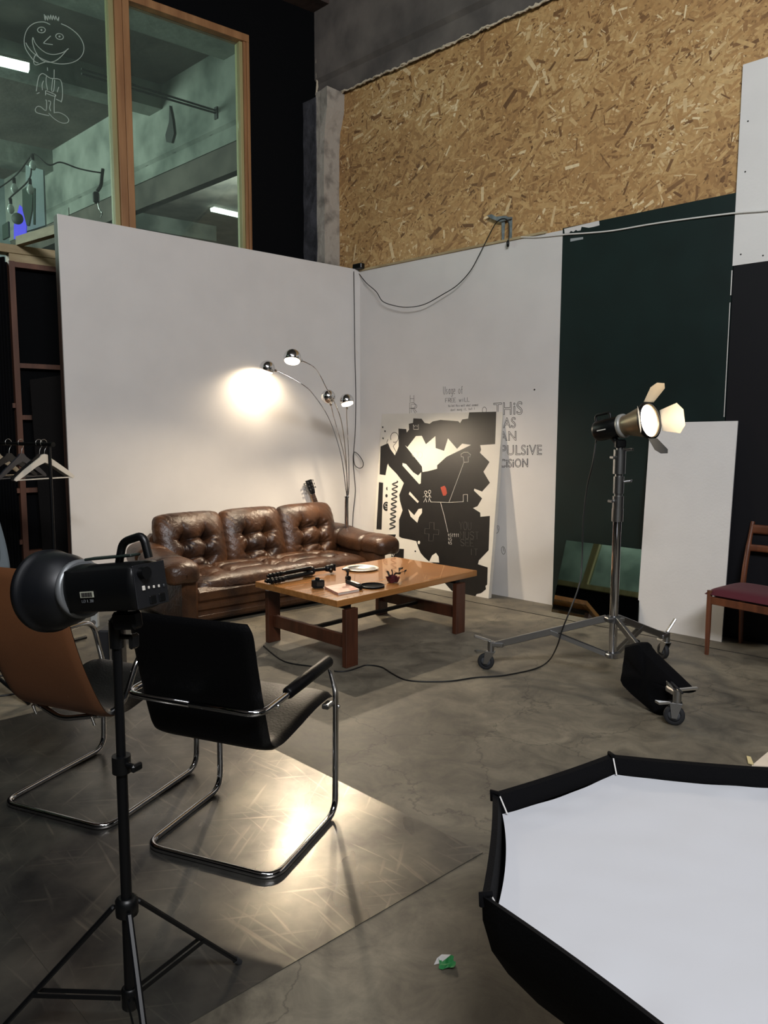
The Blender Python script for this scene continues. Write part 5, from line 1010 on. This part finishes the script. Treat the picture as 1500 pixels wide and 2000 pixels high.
# outer skin: deep parabolic body down to the speed ring
rings = [edge_pts(RO*1.0, 0, .012), edge_pts(RO*.995, -.05, .015)]
for t in (.1, .2, .35, .5, .65, .8, .9, 1): rings.append(edge_pts(RO*(1-.86*t**1.35), -.05-.47*t**.85, .03*(1-t)+.0, 10))
ringmesh(rings, fabricB, 'outer_skin', ob)
rings = [edge_pts(RO*1.0, 0, .012), edge_pts(RO*.975, -.004, .012), edge_pts(RO*.955, -.050, .010)]; ringmesh(rings, fabricB, 'rim_lip', ob, False)
def fab(u, v):
    k = u*8; i = int(k) % 8; t = k-int(k); a, b = i*PI/4, (i+1)*PI/4; p = (ex*math.cos(a)+ey*math.sin(a)).lerp(ex*math.cos(b)+ey*math.sin(b), t); r_ = RO*.952*v*(1-.028*4*t*(1-t)*v**3)
    wz = .006*math.exp(-((v-.93)/.06)**2)*math.sin(u*8*PI*5)*(.5+.5*math.sin(u*23)); q = OC+p*r_
    return q+on*(-.048-.012*(1-v)+wz*.5+.0035*mnoise.noise(q*9)*(1 if v > .2 else .5))
m = MB(); m.grid(fab, 160, 26, closeu=True); m.build('white_diffuser', gwhite, ob, True)
for k in range(8):
    d = (ex*math.cos(k*PI/4)+ey*math.sin(k*PI/4)); td = on.cross(d)
    m = MB(); m.tube([OC+d*RO*.965+on*.002, OC+d*RO*1.003+on*.003, OC+d*RO*.998-on*.02], .0065, 8); m.build('rod_pocket', fabricB, ob, True)
    m = MB(); m.tube([OC+d*RO*.965-on*.004, OC+d*RO*.93-on*.044], .0022, 6); m.build('elastic_loop', white2, ob, True)
m = MB(); m.lathe([(.085, 0), (.085, .07), (.07, .07), (.07, 0)], V((OC.x, OC.y, 0))+V((-.003, -.018, 0)), (0, 0, 1), 32, caps=False); m.lathe([(.085, 0), (.07, 0)], V((OC.x, OC.y, 0))+V((-.003, -.018, 0)), (0, 0, 1), 32, caps=False); m.build('speed_ring', blkm, ob, True)
# ================================================================== LITTER, CABLES, SMALL THINGS
c = at_z(872, 1885, 0); 
def crum(w, h, seed, mt, name, lab, c, rz=0):
    rn = random.Random(seed)
    def g_(u, v): return c + Matrix.Rotation(rz, 3, 'Z') @ V(((u-.5)*w*(1-.3*v)+.004*rn.uniform(-1, 1), (v-.5)*h+.004*rn.uniform(-1, 1), .004+.012*rn.random()))
    m = MB(); m.grid(g_, 7, 7, smooth=False); return m.build(name, mt, None)
gp_ = root('crumpled_wrapper', c, 0, 'small crumpled green and white paper wrapper on the floor', 'litter')
rn = random.Random(3)
P3 = [[V((i*.009-.022+rn.uniform(-.003, .003), j*.009-.022+rn.uniform(-.003, .003), .002+rn.random()*.012)) for i in range(6)] for j in range(6)]
m = MB(); m.add([p for r_ in P3 for p in r_], [(j*6+i, j*6+i+1, (j+1)*6+i+1, (j+1)*6+i) for j in range(5) for i in range(5)]); m.build('green_sheet', mat('green_paper', '2e8a4a', .6), gp_)
m = MB(); m.add([V((-.020, .0, .005)), V((-.036, -.004, .004)), V((-.026, .012, .012)), V((-.012, .022, .016)), V((.014, .02, .017)), V((.0, .008, .014))], [(0, 1, 2), (2, 3, 0), (3, 4, 5), (3, 5, 0)]); m.build('white_corner', white2, gp_)
q = [at_z(*p, .0) for p in ((1468, 1497), (1500, 1470), (1540, 1462), (1560, 1500))]; m = MB(); m.prism([p+UP*.001 for p in q], UP*.004); tag(m.build('paper_scrap', mat('cream_paper', 'ddd0bd', .7)), 'pale paper sheet on the floor at the right edge behind the softbox', 'paper')
q = [at_z(*p, .0) for p in ((1458, 1480), (1466, 1482), (1472, 1497), (1461, 1494))]; m = MB(); m.prism([p+UP*.006 for p in q], UP*.004); tag(m.build('tape_scrap', mat('yellow_paper', 'cfc090', .7)), 'small yellowish tape scrap beside the pale paper', 'paper')
# cables at the far left, foot of another stand, power strip
m = MB(); m.tube(smooth_path([gf(-40, 1290), gf(0, 1284), (gf(25, 1280)), gf(60, 1262)], 6), .004, 6); m.tube(smooth_path([gf(-40, 1318), gf(0, 1310), gf(30, 1295), gf(52, 1278)], 6), .004, 6)
m.tube(smooth_path([gf(-30, 1325), gf(0, 1320), gf(28, 1319), gf(48, 1328), gf(52, 1340), gf(38, 1352), gf(10, 1358), gf(-30, 1362)], 6), .0055, 6)
tag(m.build('coiled_cable', cab), 'loops of black cable on the floor at the left edge', 'cable')
s2 = root('partial_light_stand', gf(-60, 1345, 0), 0, 'dark stand at the left edge of which one foot shows', 'light stand')
pp = gf(57, 1374, .01); hub = gf(-60, 1345, 0)+UP*.22
for k in range(3):
    d0 = pp-V((hub.x, hub.y, .01)); d0 = Matrix.Rotation(k*2*PI/3, 3, 'Z') @ d0; e0 = V((hub.x, hub.y, .01))+d0; m = MB(); m.tube([hub, e0], .011, 10); m.build('leg', blkm, s2, True)
m = MB(); m.tube([hub-UP*.1, hub+UP*1.0], .013, 12); m.build('pole', blkm, s2, True)
ps = root('power_strip', gf(186, 1240, 0), 0, 'white socket strip standing between the tan chair and the sofa', 'socket strip')
c = on_depth(185, 1205, 4.3)
m = MB(); m.box(V((c.x, c.y, c.z/2)), (.06, .045, c.z-.0), None, .005) if False else m.box(c, (.042, .04, .125), None, .006); m.build('socket_block', mat('socket_white', '9b9d9a', .5), ps, True)
for dz in (-.028, .028): m = MB(); m.lathe([(.014, 0), (.014, .003), (.011, .001)], c+V((0, -.02, dz)), (0, -1, 0), 18); m.build('socket', inkG, ps, True)
m = MB(); m.box(V((c.x+.08, c.y+.05, c.z/2-.03)), (.13, .12, c.z-.10), None, .01); m.build('dark_case', mat('dark_case', '1d1e21', .5), ps, True)
m = MB(); m.tube([V((c.x+.1, c.y-.04, 0)), V((c.x+.1, c.y-.04, c.z-.02))], .007, 8); m.tube([V((c.x+.13, c.y-.04, 0)), V((c.x+.13, c.y-.04, c.z-.04))], .007, 8); m.build('chrome_rod', chrome, ps, True)
m = MB(); m.tube(smooth_path([on_depth(252, 1212, 3.4), on_depth(262, 1222, 3.4), on_depth(262, 1234, 3.4), on_depth(252, 1243, 3.4), on_depth(244, 1244, 3.4), on_depth(232, 1238, 3.4)], 6), .0045, 8); tag(m.build('white_cable_loop', MATS['white_pvc']), 'small loop of white cable between the two cantilever chairs', 'cable')
m = MB(); m.box(W_(2.2, .35, .45), (.7, .4, .7), Matrix.Rotation(.64, 3, 'Z'), .01); tag(m.build('black_case', mat('dark_case', '1d1e21', .5)), 'dark equipment case in the gap beside the partition', 'case')
